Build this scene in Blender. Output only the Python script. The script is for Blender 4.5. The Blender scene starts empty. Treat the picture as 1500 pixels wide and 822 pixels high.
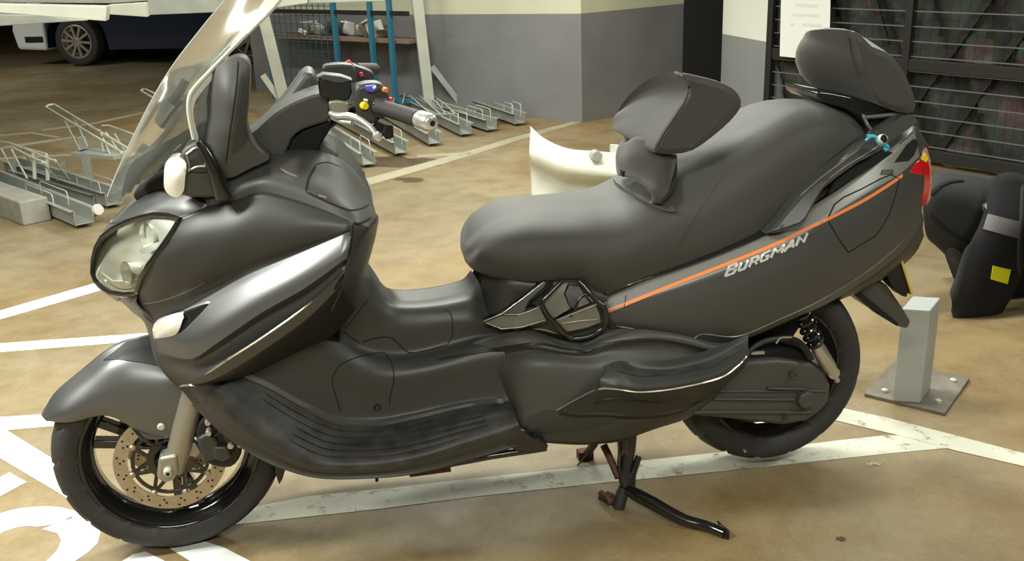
import bpy, math, random
import numpy as np
from mathutils import Vector, Matrix
from mathutils.bvhtree import BVHTree
from mathutils.geometry import delaunay_2d_cdt

random.seed(7)
SC = bpy.context.scene
COL = SC.collection
PI = math.pi

# ------------------------------------------------------------------ camera
CF, CP, CY, CR = 1441.3, 0.3291, 0.1915, -0.0358
CC = Vector((0.4296, -2.328, 1.428))
_fw = Vector((math.sin(CY) * math.cos(CP), math.cos(CY) * math.cos(CP), -math.sin(CP)))
_rt = Vector((math.cos(CY), -math.sin(CY), 0))
_up = _rt.cross(_fw)
RT = _rt * math.cos(CR) + _up * math.sin(CR)
UP = -_rt * math.sin(CR) + _up * math.cos(CR)
cd = bpy.data.cameras.new('camera')
cd.sensor_width = 36.0
cd.sensor_fit = 'HORIZONTAL'
cd.lens = 36.0 * CF / 1500.0
cd.clip_start = 0.05
cd.clip_end = 100
cam = bpy.data.objects.new('camera', cd)
COL.objects.link(cam)
M3 = Matrix((RT, UP, -_fw)).transposed()
cam.matrix_world = Matrix.Translation(CC) @ M3.to_4x4()
SC.camera = cam

# ------------------------------------------------------------------ world, exposure, lights
SC.view_settings.view_transform = 'Standard'
SC.view_settings.look = 'None'
SC.view_settings.gamma = 1.0
SC.view_settings.exposure = 0.10
SC.view_settings.use_curve_mapping = False
SC.cycles.use_denoising = True
SC.cycles.max_bounces = 6
SC.cycles.diffuse_bounces = 3
SC.cycles.glossy_bounces = 4
SC.cycles.transparent_max_bounces = 16
SC.cycles.sample_clamp_indirect = 6.0
SC.cycles.caustics_reflective = False
SC.cycles.caustics_refractive = False
W = bpy.data.worlds.new('world')
SC.world = W
W.use_nodes = True
W.node_tree.nodes['Background'].inputs[0].default_value = (0.9, 0.95, 0.9, 1)
W.node_tree.nodes['Background'].inputs[1].default_value = 0.2

def area(name, loc, size, power, rot=(0, 0, 0), col=(0.98, 1.0, 0.90)):
    l = bpy.data.lights.new(name, 'AREA')
    l.shape = 'RECTANGLE'
    l.size, l.size_y = size
    l.energy = power
    l.color = col
    o = bpy.data.objects.new(name, l)
    o.location = loc
    o.rotation_euler = rot
    COL.objects.link(o)
    return o

# overhead area lights for unseen ceiling battens; some added to brighten dim places
LIGHTS = [
    ((-1.5, -0.5, 2.58), (1.5, 0.4), 125, 0.10),
    ((0.9, 1.3, 2.58), (1.5, 0.3), 90, 0.10),
    ((-1.6, 1.9, 2.58), (1.5, 0.3), 60, 0.10),
    ((3.0, 1.2, 2.58), (1.5, 0.3), 44, 0.10),
    ((1.2, 4.4, 2.58), (1.5, 0.3), 80, -0.6),
    ((0.2, -2.9, 2.58), (1.8, 0.4), 85, 0.10),  # added on the camera side to brighten the foreground
    ((3.4, -1.8, 2.58), (1.5, 0.4), 50, 0.10),
    ((5.2, 5.6, 2.58), (1.5, 0.22), 6, -0.6),
    ((-5.2, 10.6, 2.58), (1.5, 0.22), 70, -0.4),  # added to brighten the far car and the floor there
    ((4.6, 3.9, 2.58), (1.2, 0.2), 14, 0.3),
    ((-0.6, 6.6, 2.58), (1.5, 0.2), 36, -0.8),  # added to brighten the wall behind the cage
]
for lc, sz, pw, rz in LIGHTS:
    area('overhead_area_light', lc, sz, pw, (0, 0, rz))

# ------------------------------------------------------------------ pixel helpers (frame 1500 x 822)
def ray(px, py):
    return (RT * ((px - 750) / CF) - UP * ((py - 411) / CF) + _fw).normalized()
def P(px, py, Y):
    d = ray(px, py)
    return CC + d * ((Y - CC.y) / d.y)
def Z(px, py, z=0.0):
    d = ray(px, py)
    return CC + d * ((z - CC.z) / d.z)
def VP(px, py, G, D):
    """point on the upright plane through G with ground direction D"""
    n = Vector((-D[1], D[0], 0))
    d = ray(px, py)
    return CC + d * ((Vector(G) - CC).dot(n) / d.dot(n))
def PT(t):
    if isinstance(t, Vector):
        return t
    if t[0] == 'w':
        return Vector(t[1:])
    return P(*t)

# ------------------------------------------------------------------ materials
def mat(name, col, rough=0.5, metal=0.0, bump=0.0, bscale=200.0, var=0.0, vscale=6.0, coat=0.0, spec=0.5,
        alpha=1.0, emit=None, trans=0.0, sheen=0.0):
    m = bpy.data.materials.new(name)
    m.use_nodes = True
    nt = m.node_tree
    b = nt.nodes['Principled BSDF']
    b.inputs['Base Color'].default_value = (*col, 1)
    b.inputs['Roughness'].default_value = rough
    b.inputs['Metallic'].default_value = metal
    b.inputs['Coat Weight'].default_value = coat
    b.inputs['Coat Roughness'].default_value = 0.08
    b.inputs['Specular IOR Level'].default_value = spec
    b.inputs['Alpha'].default_value = alpha
    b.inputs['Transmission Weight'].default_value = trans
    b.inputs['Sheen Weight'].default_value = sheen
    if emit:
        b.inputs['Emission Color'].default_value = (*emit[0], 1)
        b.inputs['Emission Strength'].default_value = emit[1]
    tc = nt.nodes.new('ShaderNodeTexCoord')
    if var > 0:
        n = nt.nodes.new('ShaderNodeTexNoise')
        n.inputs['Scale'].default_value = vscale
        n.inputs['Detail'].default_value = 6
        r = nt.nodes.new('ShaderNodeValToRGB')
        r.color_ramp.elements[0].position = 0.3
        r.color_ramp.elements[1].position = 0.7
        r.color_ramp.elements[0].color = (*[c * (1 - var) for c in col], 1)
        r.color_ramp.elements[1].color = (*[min(1, c * (1 + var)) for c in col], 1)
        nt.links.new(tc.outputs['Object'], n.inputs['Vector'])
        nt.links.new(n.outputs['Fac'], r.inputs['Fac'])
        nt.links.new(r.outputs['Color'], b.inputs['Base Color'])
    if bump > 0:
        n2 = nt.nodes.new('ShaderNodeTexNoise')
        n2.inputs['Scale'].default_value = bscale
        n2.inputs['Detail'].default_value = 4
        bp = nt.nodes.new('ShaderNodeBump')
        bp.inputs['Strength'].default_value = bump
        bp.inputs['Distance'].default_value = 0.002
        nt.links.new(tc.outputs['Object'], n2.inputs['Vector'])
        nt.links.new(n2.outputs['Fac'], bp.inputs['Height'])
        nt.links.new(bp.outputs['Normal'], b.inputs['Normal'])
    return m

def glassy(name, tint, gloss=0.08, rough=0.03, refl=(1, 1, 1), painted_haze=0.0):
    """thin clear sheet: tinted see-through plus a mirror coat that grows at grazing angles"""
    m = bpy.data.materials.new(name)
    m.use_nodes = True
    nt = m.node_tree
    nt.nodes.clear()
    out = nt.nodes.new('ShaderNodeOutputMaterial')
    tr = nt.nodes.new('ShaderNodeBsdfTransparent')
    tr.inputs[0].default_value = (*tint, 1)
    gl = nt.nodes.new('ShaderNodeBsdfGlossy')
    gl.inputs['Color'].default_value = (*refl, 1)
    gl.inputs['Roughness'].default_value = rough
    lw = nt.nodes.new('ShaderNodeLayerWeight')
    lw.inputs['Blend'].default_value = 0.35
    mr = nt.nodes.new('ShaderNodeMapRange')
    mr.inputs['To Min'].default_value = gloss
    mr.inputs['To Max'].default_value = 0.75
    mx = nt.nodes.new('ShaderNodeMixShader')
    nt.links.new(lw.outputs['Fresnel'], mr.inputs['Value'])
    nt.links.new(mr.outputs['Result'], mx.inputs['Fac'])
    nt.links.new(tr.outputs[0], mx.inputs[1])
    nt.links.new(gl.outputs[0], mx.inputs[2])
    last = mx
    if painted_haze:  # pale diffuse painted in at grazing angles for reflected light
        df = nt.nodes.new('ShaderNodeBsdfDiffuse'); df.inputs[0].default_value = (0.50, 0.52, 0.46, 1)
        l2 = nt.nodes.new('ShaderNodeLayerWeight'); l2.inputs['Blend'].default_value = 0.5
        m2 = nt.nodes.new('ShaderNodeMapRange'); m2.inputs['From Min'].default_value = 0.80; m2.inputs['From Max'].default_value = 1.0
        m2.inputs['To Min'].default_value = painted_haze * 0.12; m2.inputs['To Max'].default_value = painted_haze
        mx2 = nt.nodes.new('ShaderNodeMixShader')
        nt.links.new(l2.outputs['Facing'], m2.inputs['Value']); nt.links.new(m2.outputs['Result'], mx2.inputs['Fac'])
        nt.links.new(mx.outputs[0], mx2.inputs[1]); nt.links.new(df.outputs[0], mx2.inputs[2]); last = mx2
    nt.links.new(last.outputs[0], out.inputs['Surface'])
    return m

MT = {}
MT['paint'] = mat('matte_grey_black_paint', (0.080, 0.080, 0.077), 0.42, 0.30, bump=0.04, bscale=900)
MT['paint_lt'] = mat('lit_body_paint', (0.170, 0.172, 0.176), 0.37, 0.7, bump=0.03, bscale=900)  # lighter copy of the body paint, highlights put into the colour
MT['plastic'] = mat('textured_black_plastic', (0.042, 0.042, 0.040), 0.42, 0.0, bump=0.10, bscale=700)
MT['plastic2'] = mat('grey_black_plastic', (0.066, 0.065, 0.061), 0.46, 0.0, bump=0.08, bscale=700)
MT['scuffed'] = mat('scuffed_black_plastic', (0.033, 0.032, 0.031), 0.5, 0.0, bump=0.25, bscale=120, var=0.5, vscale=25)
MT['gloss'] = mat('gloss_black', (0.012, 0.012, 0.013), 0.16, 0.0, coat=0.6)
MT['dark'] = mat('gap_black', (0.004, 0.004, 0.004), 0.8)
MT['seat'] = mat('seat_vinyl', (0.046, 0.044, 0.040), 0.58, 0.0, bump=0.35, bscale=600, sheen=0.2)
MT['suede'] = mat('brown_grey_suede', (0.045, 0.036, 0.033), 0.85, 0.0, bump=0.3, bscale=300, sheen=0.3)
MT['rubber'] = mat('tyre_rubber', (0.034, 0.032, 0.032), 0.68, 0.0, bump=0.2, bscale=250)
MT['rim'] = mat('rim_gloss_black', (0.008, 0.008, 0.009), 0.14, 0.0, coat=0.7)
MT['disc'] = mat('brake_disc_steel', (0.50, 0.44, 0.34), 0.38, 0.75, var=0.15, vscale=30)
MT['steel'] = mat('polished_steel', (0.85, 0.85, 0.84), 0.24, 0.7)
MT['fork'] = mat('fork_grey_metal', (0.38, 0.36, 0.30), 0.4, 0.6)
MT['alu'] = mat('cast_aluminium', (0.62, 0.60, 0.55), 0.3, 0.8)
MT['silver'] = mat('silver_lever', (0.80, 0.80, 0.78), 0.25, 0.7)
MT['rust'] = mat('rusty_steel', (0.12, 0.050, 0.030), 0.8, 0.2, var=0.5, vscale=60)
MT['under'] = mat('black_plastic_and_shade', (0.010, 0.010, 0.010), 0.5)  # black plastic parts, and shade painted under lips and edges
MT['trimgrey'] = mat('trim_highlight_grey', (0.20, 0.20, 0.18), 0.3, 0.4)
MT['paint_dk'] = mat('darker_side_paint', (0.050, 0.050, 0.048), 0.42, 0.25, bump=0.04, bscale=900)  # darker copy of the body paint, on the upper fairing
MT['orange'] = mat('orange_stripe', (0.95, 0.27, 0.08), 0.45)
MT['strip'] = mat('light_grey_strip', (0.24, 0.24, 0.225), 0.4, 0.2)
MT['rail'] = mat('satin_black_rail', (0.055, 0.055, 0.054), 0.26, 0.1, coat=0.3)
MT['logo'] = mat('silver_logo', (0.75, 0.75, 0.73), 0.35, 0.3)
MT['white'] = mat('white_plastic', (0.66, 0.67, 0.59), 0.42, var=0.08, vscale=9)
MT['lens_white'] = mat('white_lens', (0.88, 0.88, 0.85), 0.12, 0.2, coat=0.8)
MT['reflector'] = mat('lamp_reflector', (0.95, 0.96, 0.90), 0.18, 0.55)
MT['reflector2'] = mat('lamp_inner', (0.80, 0.82, 0.74), 0.3, 0.35)
MT['red'] = mat('red_lens', (0.75, 0.015, 0.02), 0.16, 0.0, coat=0.9)
MT['pink'] = mat('clear_lens_over_red', (0.70, 0.33, 0.30), 0.15, coat=0.8)
MT['yellow'] = mat('yellow_plate', (0.62, 0.45, 0.06), 0.5)
MT['tagyellow'] = mat('yellow_tag', (0.92, 0.88, 0.02), 0.6)
MT['btn_red'] = mat('button_red', (0.80, 0.05, 0.10), 0.4)
MT['btn_yellow'] = mat('button_yellow', (0.95, 0.72, 0.02), 0.4)
MT['btn_blue'] = mat('button_blue', (0.10, 0.10, 0.62), 0.4)
MT['btn_orange'] = mat('button_orange', (0.95, 0.25, 0.04), 0.4)
MT['ribbon'] = mat('blue_ribbon', (0.06, 0.45, 0.62), 0.5)
MT['glass'] = glassy('windscreen_clear', (0.93, 0.94, 0.92), 0.08, 0.10, painted_haze=0.62)
MT['painted_haze'] = mat('painted_edge_refraction', (0.74, 0.76, 0.70), 0.25, alpha=0.7)  # pale colour standing in for light refracted in the screen edge
MT['lens'] = glassy('headlamp_lens', (0.97, 0.98, 0.96), 0.05, 0.02)
MT['edge'] = mat('screen_edge', (0.66, 0.68, 0.60), 0.25, 0.0, coat=0.5)
MT['galv'] = mat('galvanised_steel', (0.40, 0.42, 0.38), 0.45, 0.35, var=0.12, vscale=8)
MT['galv_lt'] = mat('galvanised_light', (0.56, 0.57, 0.49), 0.5, 0.2, var=0.08, vscale=6)
MT['postp'] = mat('grey_painted_steel', (0.40, 0.42, 0.41), 0.5, 0.1, var=0.06, vscale=10)
MT['bluep'] = mat('blue_painted_steel', (0.03, 0.17, 0.26), 0.5)
MT['wire'] = mat('dull_wire', (0.13, 0.15, 0.16), 0.5, 0.4)
MT['blackp'] = mat('black_painted_steel', (0.014, 0.014, 0.014), 0.5)
MT['fabric'] = mat('black_nylon', (0.006, 0.005, 0.007), 0.9, bump=0.5, bscale=350, sheen=0.02)
MT['fabric2'] = mat('charcoal_nylon', (0.020, 0.021, 0.021), 0.85, bump=0.5, bscale=350, sheen=0.03)
MT['greytag'] = mat('grey_reflective_patch', (0.13, 0.125, 0.125), 0.6)
MT['paper'] = mat('white_paper', (0.88, 0.89, 0.86), 0.7)
MT['ink'] = mat('faint_print', (0.76, 0.77, 0.75), 0.7)
MT['carwhite'] = mat('white_car_paint', (0.80, 0.82, 0.84), 0.25, coat=0.6)
MT['carshade'] = mat('shaded_side_car_paint', (0.010, 0.020, 0.045), 0.3, coat=0.5)
MT['carblack'] = mat('car_black_trim', (0.008, 0.008, 0.009), 0.5)
MT['wood'] = mat('shelf_board', (0.22, 0.15, 0.11), 0.8)
MT['cardboard'] = mat('worn_cardboard', (0.16, 0.13, 0.10), 0.9, var=0.3, vscale=20)
MT['concrete'] = mat('concrete_block', (0.30, 0.29, 0.25), 0.9, var=0.15, vscale=12)

# ------------------------------------------------------------------ object helpers
def tag(o, label=None, cat=None, group=None, kind=None):
    if label: o['label'] = label
    if cat: o['category'] = cat
    if group: o['group'] = group
    if kind: o['kind'] = kind
    return o

def empty(name, loc, label, cat, group=None):
    o = bpy.data.objects.new(name, None)
    o.empty_display_size = 0.1
    o.location = loc
    COL.objects.link(o)
    return tag(o, label, cat, group)

class MB:
    """collects shapes and links them as one mesh object"""
    def __init__(s):
        s.v, s.f, s.m, s.mats = [], [], [], []
    def mi(s, m):
        m = MT[m] if isinstance(m, str) else m
        if m not in s.mats: s.mats.append(m)
        return s.mats.index(m)
    def add(s, v, f, m):
        k = len(s.v); i = s.mi(m)
        s.v += [Vector(x) for x in v]
        s.f += [tuple(k + a for a in q) for q in f]
        s.m += [i] * len(f)
        return s
    def box(s, lo, hi, m, M=None):
        x0, y0, z0 = lo; x1, y1, z1 = hi
        v = [Vector(q) for q in ((x0,y0,z0),(x1,y0,z0),(x1,y1,z0),(x0,y1,z0),(x0,y0,z1),(x1,y0,z1),(x1,y1,z1),(x0,y1,z1))]
        if M: v = [M @ q for q in v]
        return s.add(v, [(0,3,2,1),(4,5,6,7),(0,1,5,4),(1,2,6,5),(2,3,7,6),(3,0,4,7)], m)
    def bar(s, a, b, w, h, m, up=(0,0,1)):
        """rectangular bar from a to b, w across, h along up"""
        a = Vector(a); b = Vector(b); t = (b - a).normalized(); u = Vector(up)
        sd = t.cross(u).normalized(); u = sd.cross(t).normalized()
        v = []
        for q in (a, b):
            for i, j in ((-1,-1),(1,-1),(1,1),(-1,1)):
                v.append(q + sd * (i * w / 2) + u * (j * h / 2))
        return s.add(v, [(0,1,2,3),(7,6,5,4),(0,4,5,1),(1,5,6,2),(2,6,7,3),(3,7,4,0)], m)
    def tube(s, pts, r, m, n=10, cap=True, smooth_path=0, closed=False):
        pts = [Vector(p) for p in pts]
        if smooth_path: pts = cr_line(pts, smooth_path)
        N = len(pts)
        rs = r if isinstance(r, (list, tuple)) else [r] * N
        if len(rs) != N:
            rs = [rs[min(len(rs)-1, int(i*(len(rs)-1)/(N-1)))] + ((i*(len(rs)-1)/(N-1)) % 1) * (rs[min(len(rs)-1, int(i*(len(rs)-1)/(N-1))+1)] - rs[min(len(rs)-1, int(i*(len(rs)-1)/(N-1)))]) for i in range(N)]
        v = []; prev = None
        for i, p in enumerate(pts):
            if closed: t = (pts[(i+1) % N] - pts[i-1]).normalized()
            else: t = (pts[min(i+1, N-1)] - pts[max(i-1, 0)]).normalized()
            if prev is None:
                a = t.orthogonal().normalized()
            else:
                a = (prev - t * prev.dot(t)).normalized()
            prev = a; b = t.cross(a)
            for k in range(n):
                th = 2 * PI * k / n
                v.append(p + (a * math.cos(th) + b * math.sin(th)) * rs[i])
        f = []
        rng = N if closed else N - 1
        for i in range(rng):
            j = (i + 1) % N
            for k in range(n):
                f.append((i*n+k, i*n+(k+1)%n, j*n+(k+1)%n, j*n+k))
        if cap and not closed:
            f.append(tuple(range(n-1, -1, -1))); f.append(tuple((N-1)*n+k for k in range(n)))
        return s.add(v, f, m)
    def lathe(s, prof, m, M, n=48, closed=False):
        """profile of (axial, radius) turned about local Y of matrix M"""
        v = []; f = []; L = len(prof)
        for k in range(n):
            a = 2 * PI * k / n
            for (y, r) in prof: v.append(M @ Vector((r * math.cos(a), y, r * math.sin(a))))
        for k in range(n):
            j = (k + 1) % n
            for i in range(L if closed else L - 1):
                i2 = (i + 1) % L
                f.append((k*L+i, j*L+i, j*L+i2, k*L+i2))
        return s.add(v, f, m)
    def grid(s, rows, m, nu=5, nv=5, mirror=None, face=(0, -1, 0.5)):
        """smooth skin through a net of points; mirror = (point, normal) also makes the other side"""
        G = [cr_line([PT(q) for q in r], nu) for r in rows]
        Cn = len(G[0])
        cols = [cr_line([G[i][j] for i in range(len(G))], nv) for j in range(Cn)]
        Rn = len(cols[0])
        v = [cols[j][i] for i in range(Rn) for j in range(Cn)]
        f = [(i*Cn+j, i*Cn+j+1, (i+1)*Cn+j+1, (i+1)*Cn+j) for i in range(Rn-1) for j in range(Cn-1)]
        acc = Vector((0,0,0))
        for q in f: acc += (v[q[2]] - v[q[0]]).cross(v[q[3]] - v[q[1]])
        if acc.dot(Vector(face)) < 0: f = [tuple(reversed(q)) for q in f]
        s.add(v, f, m)
        if mirror:
            p0, nn = Vector(mirror[0]), Vector(mirror[1]).normalized()
            v2 = [q - nn * (2 * (q - p0).dot(nn)) for q in v]
            s.add(v2, [tuple(reversed(q)) for q in f], m)
        return s
    def bvh(s):
        return BVHTree.FromPolygons([tuple(q) for q in s.v], s.f, epsilon=0.0)
    def build(s, name, parent=None, smooth=True, solid=0, bevel=0, sub=0, weld=True, label=None, seg=2, angle=40, _split=False):
        root = parent
        while root is not None and root.parent: root = root.parent
        if not _split and root is not None and root.name.startswith('motor_scooter') and s.v:
            # a left and a right piece that never meet are two parts
            ys = [q.y for q in s.v]
            if abs(min(ys) + max(ys)) < .002 and min(abs(y) for y in ys) > .015:
                halves = (MB(), MB())
                for i, f in enumerate(s.f):
                    sd = 0 if s.v[f[0]].y < 0 else 1
                    halves[sd].f.append(f); halves[sd].m.append(s.m[i])
                for h in halves:
                    used = sorted({k for f in h.f for k in f}); mp = {k: i for i, k in enumerate(used)}
                    h.v = [s.v[k] for k in used]; h.f = [tuple(mp[k] for k in f) for f in h.f]; h.mats = list(s.mats)
                kw = dict(smooth=smooth, solid=solid, bevel=bevel, sub=sub, weld=weld, label=label, seg=seg, angle=angle, _split=True)
                o = halves[0].build(name, parent, **kw); halves[1].build(name, parent, **kw)
                return o
        me = bpy.data.meshes.new(name)
        o = bpy.data.objects.new(name, me)
        org = Vector((0, 0, 0))
        par = Vector((0, 0, 0))
        q = parent
        while q: par += q.location; q = q.parent
        me.from_pydata([tuple(a - par) for a in s.v], [], s.f)
        for m in s.mats: me.materials.append(m)
        me.polygons.foreach_set('material_index', s.m)
        me.update()
        if weld:
            import bmesh
            bm = bmesh.new(); bm.from_mesh(me)
            bmesh.ops.remove_doubles(bm, verts=bm.verts, dist=2e-4)
            bm.to_mesh(me); bm.free()
        COL.objects.link(o)
        if parent: o.parent = parent
        if smooth:
            me.polygons.foreach_set('use_smooth', [True] * len(me.polygons))
            try:
                me.set_sharp_from_angle(angle=math.radians(angle))
            except Exception: pass
        if solid:
            md = o.modifiers.new('solid', 'SOLIDIFY'); md.thickness = solid; md.offset = -1
        if bevel:
            md = o.modifiers.new('bev', 'BEVEL'); md.width = bevel; md.segments = seg; md.limit_method = 'ANGLE'
            md.angle_limit = math.radians(35)
        if sub:
            md = o.modifiers.new('sub', 'SUBSURF'); md.levels = sub; md.render_levels = sub
        if label: o['label'] = label
        return o

def cr_line(p, n):
    """Catmull-Rom through all points, n steps per span"""
    if n <= 1 or len(p) < 3:
        if len(p) == 2 and n > 1:
            return [p[0].lerp(p[1], k / n) for k in range(n)] + [p[1].copy()]
        return list(p)
    out = []
    for i in range(len(p) - 1):
        a = p[i-1] if i > 0 else p[0] * 2 - p[1]
        b, c = p[i], p[i+1]
        d = p[i+2] if i + 2 < len(p) else p[-1] * 2 - p[-2]
        for k in range(n):
            t = k / n
            out.append(0.5 * ((2*b) + (c-a)*t + (2*a-5*b+4*c-d)*t*t + (3*b-a-3*c+d)*t*t*t))
    out.append(p[-1].copy())
    return out

MIR = ((0, 0, 0), (0, 1, 0))

def smooth2(pts, n=4, closed=True):
    p = [Vector((a, b, 0)) for a, b in pts]
    if closed:
        q = cr_line([p[-1]] + p + [p[0], p[1]], n)
        q = q[n:-(n)]
        q = q[:-1]
    else:
        q = cr_line(p, n)
    return [(a.x, a.y) for a in q]

def slab(b, outline, Y, thick, m, y_of=None):
    """plate with the outline seen in the side view, at depth Y (or y_of(px,py)), thick along world y"""
    fr = [P(px, py, y_of(px, py) if y_of else Y) for px, py in outline]
    bk = [q + Vector((0, thick, 0)) for q in fr]
    n = len(fr)
    f = [tuple(range(n)), tuple(range(2*n-1, n-1, -1))] + [(i, i+n, (i+1) % n + n, (i+1) % n) for i in range(n)]
    b.add(fr + bk, f, m)
    return b

def tps(ctrl):
    c = np.array(ctrl, float); X = c[:, :2] / 100.0; n = len(c)
    d = np.linalg.norm(X[:, None] - X[None], axis=-1)
    K = np.where(d > 0, d*d*np.log(d + 1e-9), 0) + np.eye(n) * 1e-4
    Q = np.hstack([np.ones((n, 1)), X])
    A = np.block([[K, Q], [Q.T, np.zeros((3, 3))]])
    w = np.linalg.solve(A, np.concatenate([c[:, 2], np.zeros(3)]))
    def fn(px, py):
        x = np.array([px, py]) / 100.0
        r = np.linalg.norm(X - x, axis=1)
        return float((np.where(r > 0, r*r*np.log(r + 1e-9), 0) * w[:n]).sum() + w[n] + w[n+1]*x[0] + w[n+2]*x[1])
    return fn

def inside(pt, poly):
    x, y = pt; c = False; n = len(poly)
    for i in range(n):
        x1, y1 = poly[i]; x2, y2 = poly[i-1]
        if (y1 > y) != (y2 > y) and x < (x2-x1)*(y-y1)/(y2-y1) + x1: c = not c
    return c

def mesh2d(outline, step):
    pts = [Vector(q) for q in outline]; n = len(pts)
    x0 = min(q[0] for q in outline); x1 = max(q[0] for q in outline)
    y0 = min(q[1] for q in outline); y1 = max(q[1] for q in outline)
    inn = []
    j = 0; y = y0 + step / 2
    while y < y1:
        x = x0 + step * (0.5 + 0.5 * (j % 2))
        while x < x1:
            if inside((x, y), outline) and min((x-a)**2 + (y-c)**2 for a, c in outline) > (step*0.5)**2: inn.append(Vector((x, y)))
            x += step
        y += step * 0.87; j += 1
    vs, es, fs, *_ = delaunay_2d_cdt(pts + inn, [], [tuple(range(n))], 1, 1e-4)
    return vs, fs

def densify(outline, step):
    out = []
    n = len(outline)
    for i in range(n):
        a, b = outline[i], outline[(i+1) % n]
        L = math.hypot(b[0]-a[0], b[1]-a[1]); k = max(1, int(L/step))
        for t in range(k): out.append((a[0]+(b[0]-a[0])*t/k, a[1]+(b[1]-a[1])*t/k))
    return out

def sheet(b, outline, fn, m, step=8, mirror=None, thick=0.0):
    """skin with a free outline; fn(px,py) gives its depth; optional thickness along y"""
    ol = densify(outline, step)
    vs, fs = mesh2d(ol, step)
    v = [P(q[0], q[1], fn(q[0], q[1])) for q in vs]
    acc = Vector((0, 0, 0))
    for q in fs: acc += (v[q[1]] - v[q[0]]).cross(v[q[2]] - v[q[0]])
    if acc.dot(Vector((0, -1, 0.2))) < 0: fs = [tuple(reversed(q)) for q in fs]
    fs = [tuple(q) for q in fs]
    if thick:
        nb = len(v)
        cnt = {}
        for q in fs:
            for i in range(len(q)):
                e = (q[i], q[(i+1) % len(q)])
                cnt[e] = 1
        rim = [(e[1], e[0], e[0]+nb, e[1]+nb) for e in cnt if (e[1], e[0]) not in cnt]
        v = v + [q + Vector((0, thick, 0)) for q in v]
        fs = fs + [tuple(reversed([a+nb for a in q])) for q in fs] + rim
    b.add(v, fs, m)
    if mirror:
        b.add([Vector((q.x, -q.y, q.z)) for q in v], [tuple(reversed(q)) for q in fs], m)
    return b

def hit(bvhs, px, py):
    d = ray(px, py); best = None
    for t in bvhs:
        loc, nor, idx, dist = t.ray_cast(CC, d)
        if loc is not None and (best is None or dist < best[2]):
            if nor.dot(d) > 0: nor = -nor
            best = (loc, nor, dist)
    return best

def applique(b, outline, bvhs, lift, m, step=7, skirt=True):
    """raised plate lying on a surface already built"""
    ol = densify(outline, step)
    vs, fs = mesh2d(ol, step)
    hs = [hit(bvhs, q[0], q[1]) for q in vs]
    ok = [h is not None for h in hs]
    if not any(ok): return b
    ref = next(h for h in hs if h)
    v = [(h[0] + h[1] * lift) if h else ref[0] for h in hs]
    fs = [tuple(q) for q in fs if all(ok[a] for a in q)]
    fs = [q if (v[q[1]]-v[q[0]]).cross(v[q[2]]-v[q[0]]).dot(ray(*vs[q[0]])) < 0 else tuple(reversed(q)) for q in fs]
    if skirt:
        nb = len(v); cnt = set()
        for q in fs:
            for i in range(len(q)): cnt.add((q[i], q[(i+1) % len(q)]))
        rim = [(e[1], e[0], e[0]+nb, e[1]+nb) for e in cnt if (e[1], e[0]) not in cnt]
        v = v + [(h[0] - h[1] * 0.002) if h else ref[0] for h in hs]
        fs = fs + rim
    b.add(v, fs, m)
    return b

def bead(b, pts, bvhs, w, lift, m, n=6, smooth=True):
    """thin raised line lying on a surface"""
    px = smooth2(pts, n, closed=False) if smooth else densify(pts, 6)[:] 
    hs = [hit(bvhs, x, y) for x, y in px]
    hs = [h for h in hs if h]
    if len(hs) < 2: return b
    v = []; f = []
    for i, h in enumerate(hs):
        t = (hs[min(i+1, len(hs)-1)][0] - hs[max(i-1, 0)][0]).normalized()
        sd = h[1].cross(t).normalized()
        e = 0.25 if i in (0, len(hs)-1) else 1
        v += [h[0] + sd*w/2*e - h[1]*0.001, h[0] + sd*w*0.3*e + h[1]*lift*e, h[0] - sd*w*0.3*e + h[1]*lift*e, h[0] - sd*w/2*e - h[1]*0.001]
    for i in range(len(hs)-1):
        for k in range(3): f.append((i*4+k, (i+1)*4+k, (i+1)*4+k+1, i*4+k+1))
    b.add(v, f, m)
    return b
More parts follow.
